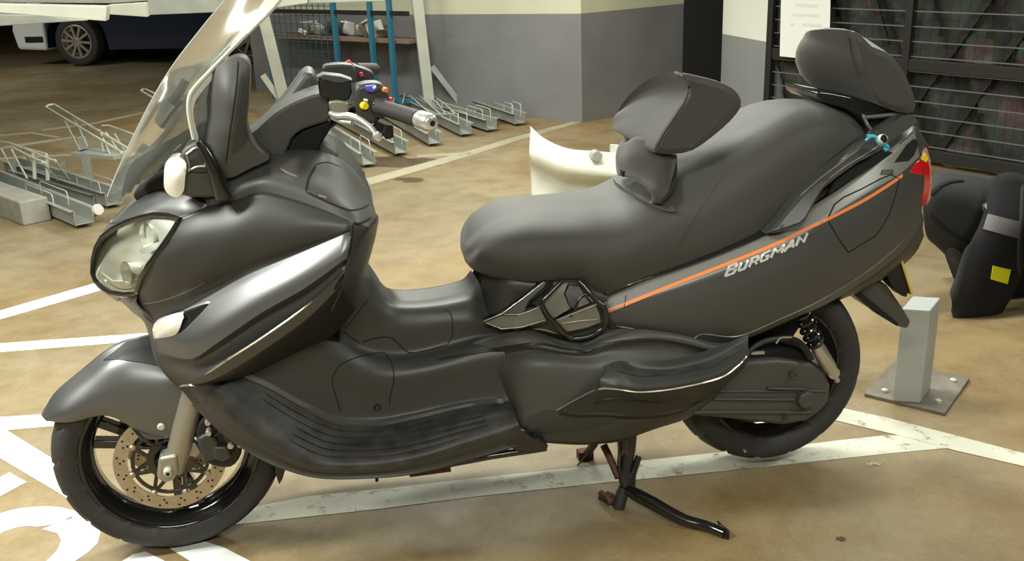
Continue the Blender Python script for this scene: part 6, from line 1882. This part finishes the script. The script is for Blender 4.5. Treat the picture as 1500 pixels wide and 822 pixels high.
bag1 = soft('saddlebag', [
 [(1358, 262, 1.05), (1375, 250, 1.05), (1410, 252, 1.07), (1450, 258, 1.08), (1480, 262, 1.08)],
 [(1352, 290, .96), (1372, 275, .94), (1408, 280, .94), (1446, 292, .96), (1475, 300, .98)],
 [(1353, 320, .95), (1372, 318, .92), (1405, 325, .92), (1438, 335, .94), (1465, 345, .97)],
 [(1358, 348, .98), (1376, 358, .96), (1402, 372, .96), (1428, 380, .98), (1450, 384, 1.0)],
 [(1374, 362, 1.03), (1390, 380, 1.02), (1406, 396, 1.02), (1424, 402, 1.02), (1440, 400, 1.04)]],
 'fabric2', 'large rounded charcoal fabric saddlebag hanging just behind the red tail lamp', 'saddlebag')
BG = BVHTree.FromPolygons([tuple(v.co) for v in bag1.data.vertices], [tuple(p.vertices) for p in bag1.data.polygons])
b = MB(); applique(b, smooth2([(1388, 370), (1394, 362), (1410, 372), (1414, 384), (1404, 388)], 2), [BG], .006, 'suede', step=5)
b.build('side_patch', bag1)
b = MB(); bead(b, [(1362, 286), (1378, 272), (1396, 266), (1412, 265)], [BG], .018, .006, 'fabric'); bead(b, [(1360, 310), (1380, 330), (1402, 345), (1420, 360)], [BG], .012, .006, 'fabric'); b.build('strap', bag1)
bag2 = soft('leg_cover', [
 [(1452, 262, .95), (1466, 254, .93), (1484, 252, .92), (1500, 256, .92), (1530, 262, .94)],
 [(1438, 320, .88), (1456, 318, .85), (1480, 318, .84), (1500, 322, .84), (1530, 330, .86)],
 [(1420, 360, .84), (1440, 362, .82), (1465, 366, .81), (1490, 372, .82), (1505, 378, .84)],
 [(1406, 410, .82), (1430, 412, .80), (1452, 416, .80), (1474, 420, .80), (1488, 424, .82)],
 [(1396, 440, .82), (1420, 448, .80), (1440, 452, .80), (1458, 456, .80), (1472, 452, .82)],
 [(1393, 456, .84), (1400, 472, .82), (1424, 484, .82), (1444, 485, .82), (1458, 470, .84)]],
 'fabric', 'black fabric flap hanging at the right edge with a bright yellow tag and grey patch', 'leg cover', th=.06)
BG2 = BVHTree.FromPolygons([tuple(v.co) for v in bag2.data.vertices], [tuple(p.vertices) for p in bag2.data.polygons])
b = MB(); applique(b, [(1454, 389), (1480, 395), (1475, 416), (1451, 409)], [BG2], .004, 'tagyellow', step=6); b.build('yellow_tag', bag2, label='bright yellow tag')
b = MB(); applique(b, [(1448, 314), (1496, 326), (1492, 350), (1440, 336)], [BG2], .006, 'greytag', step=6); b.build('grey_patch', bag2, label='grey patch')
b = MB(); applique(b, smooth2([(1439, 300), (1446, 298), (1446, 308), (1440, 310)], 2), [BG2, BG], .006, 'greytag', step=4); b.build('buckle', bag2)
b = MB(); bead(b, [(1498, 270), (1496, 320), (1492, 370), (1494, 420)], [BG2], .02, .008, 'fabric2'); b.build('edge_binding', bag2)
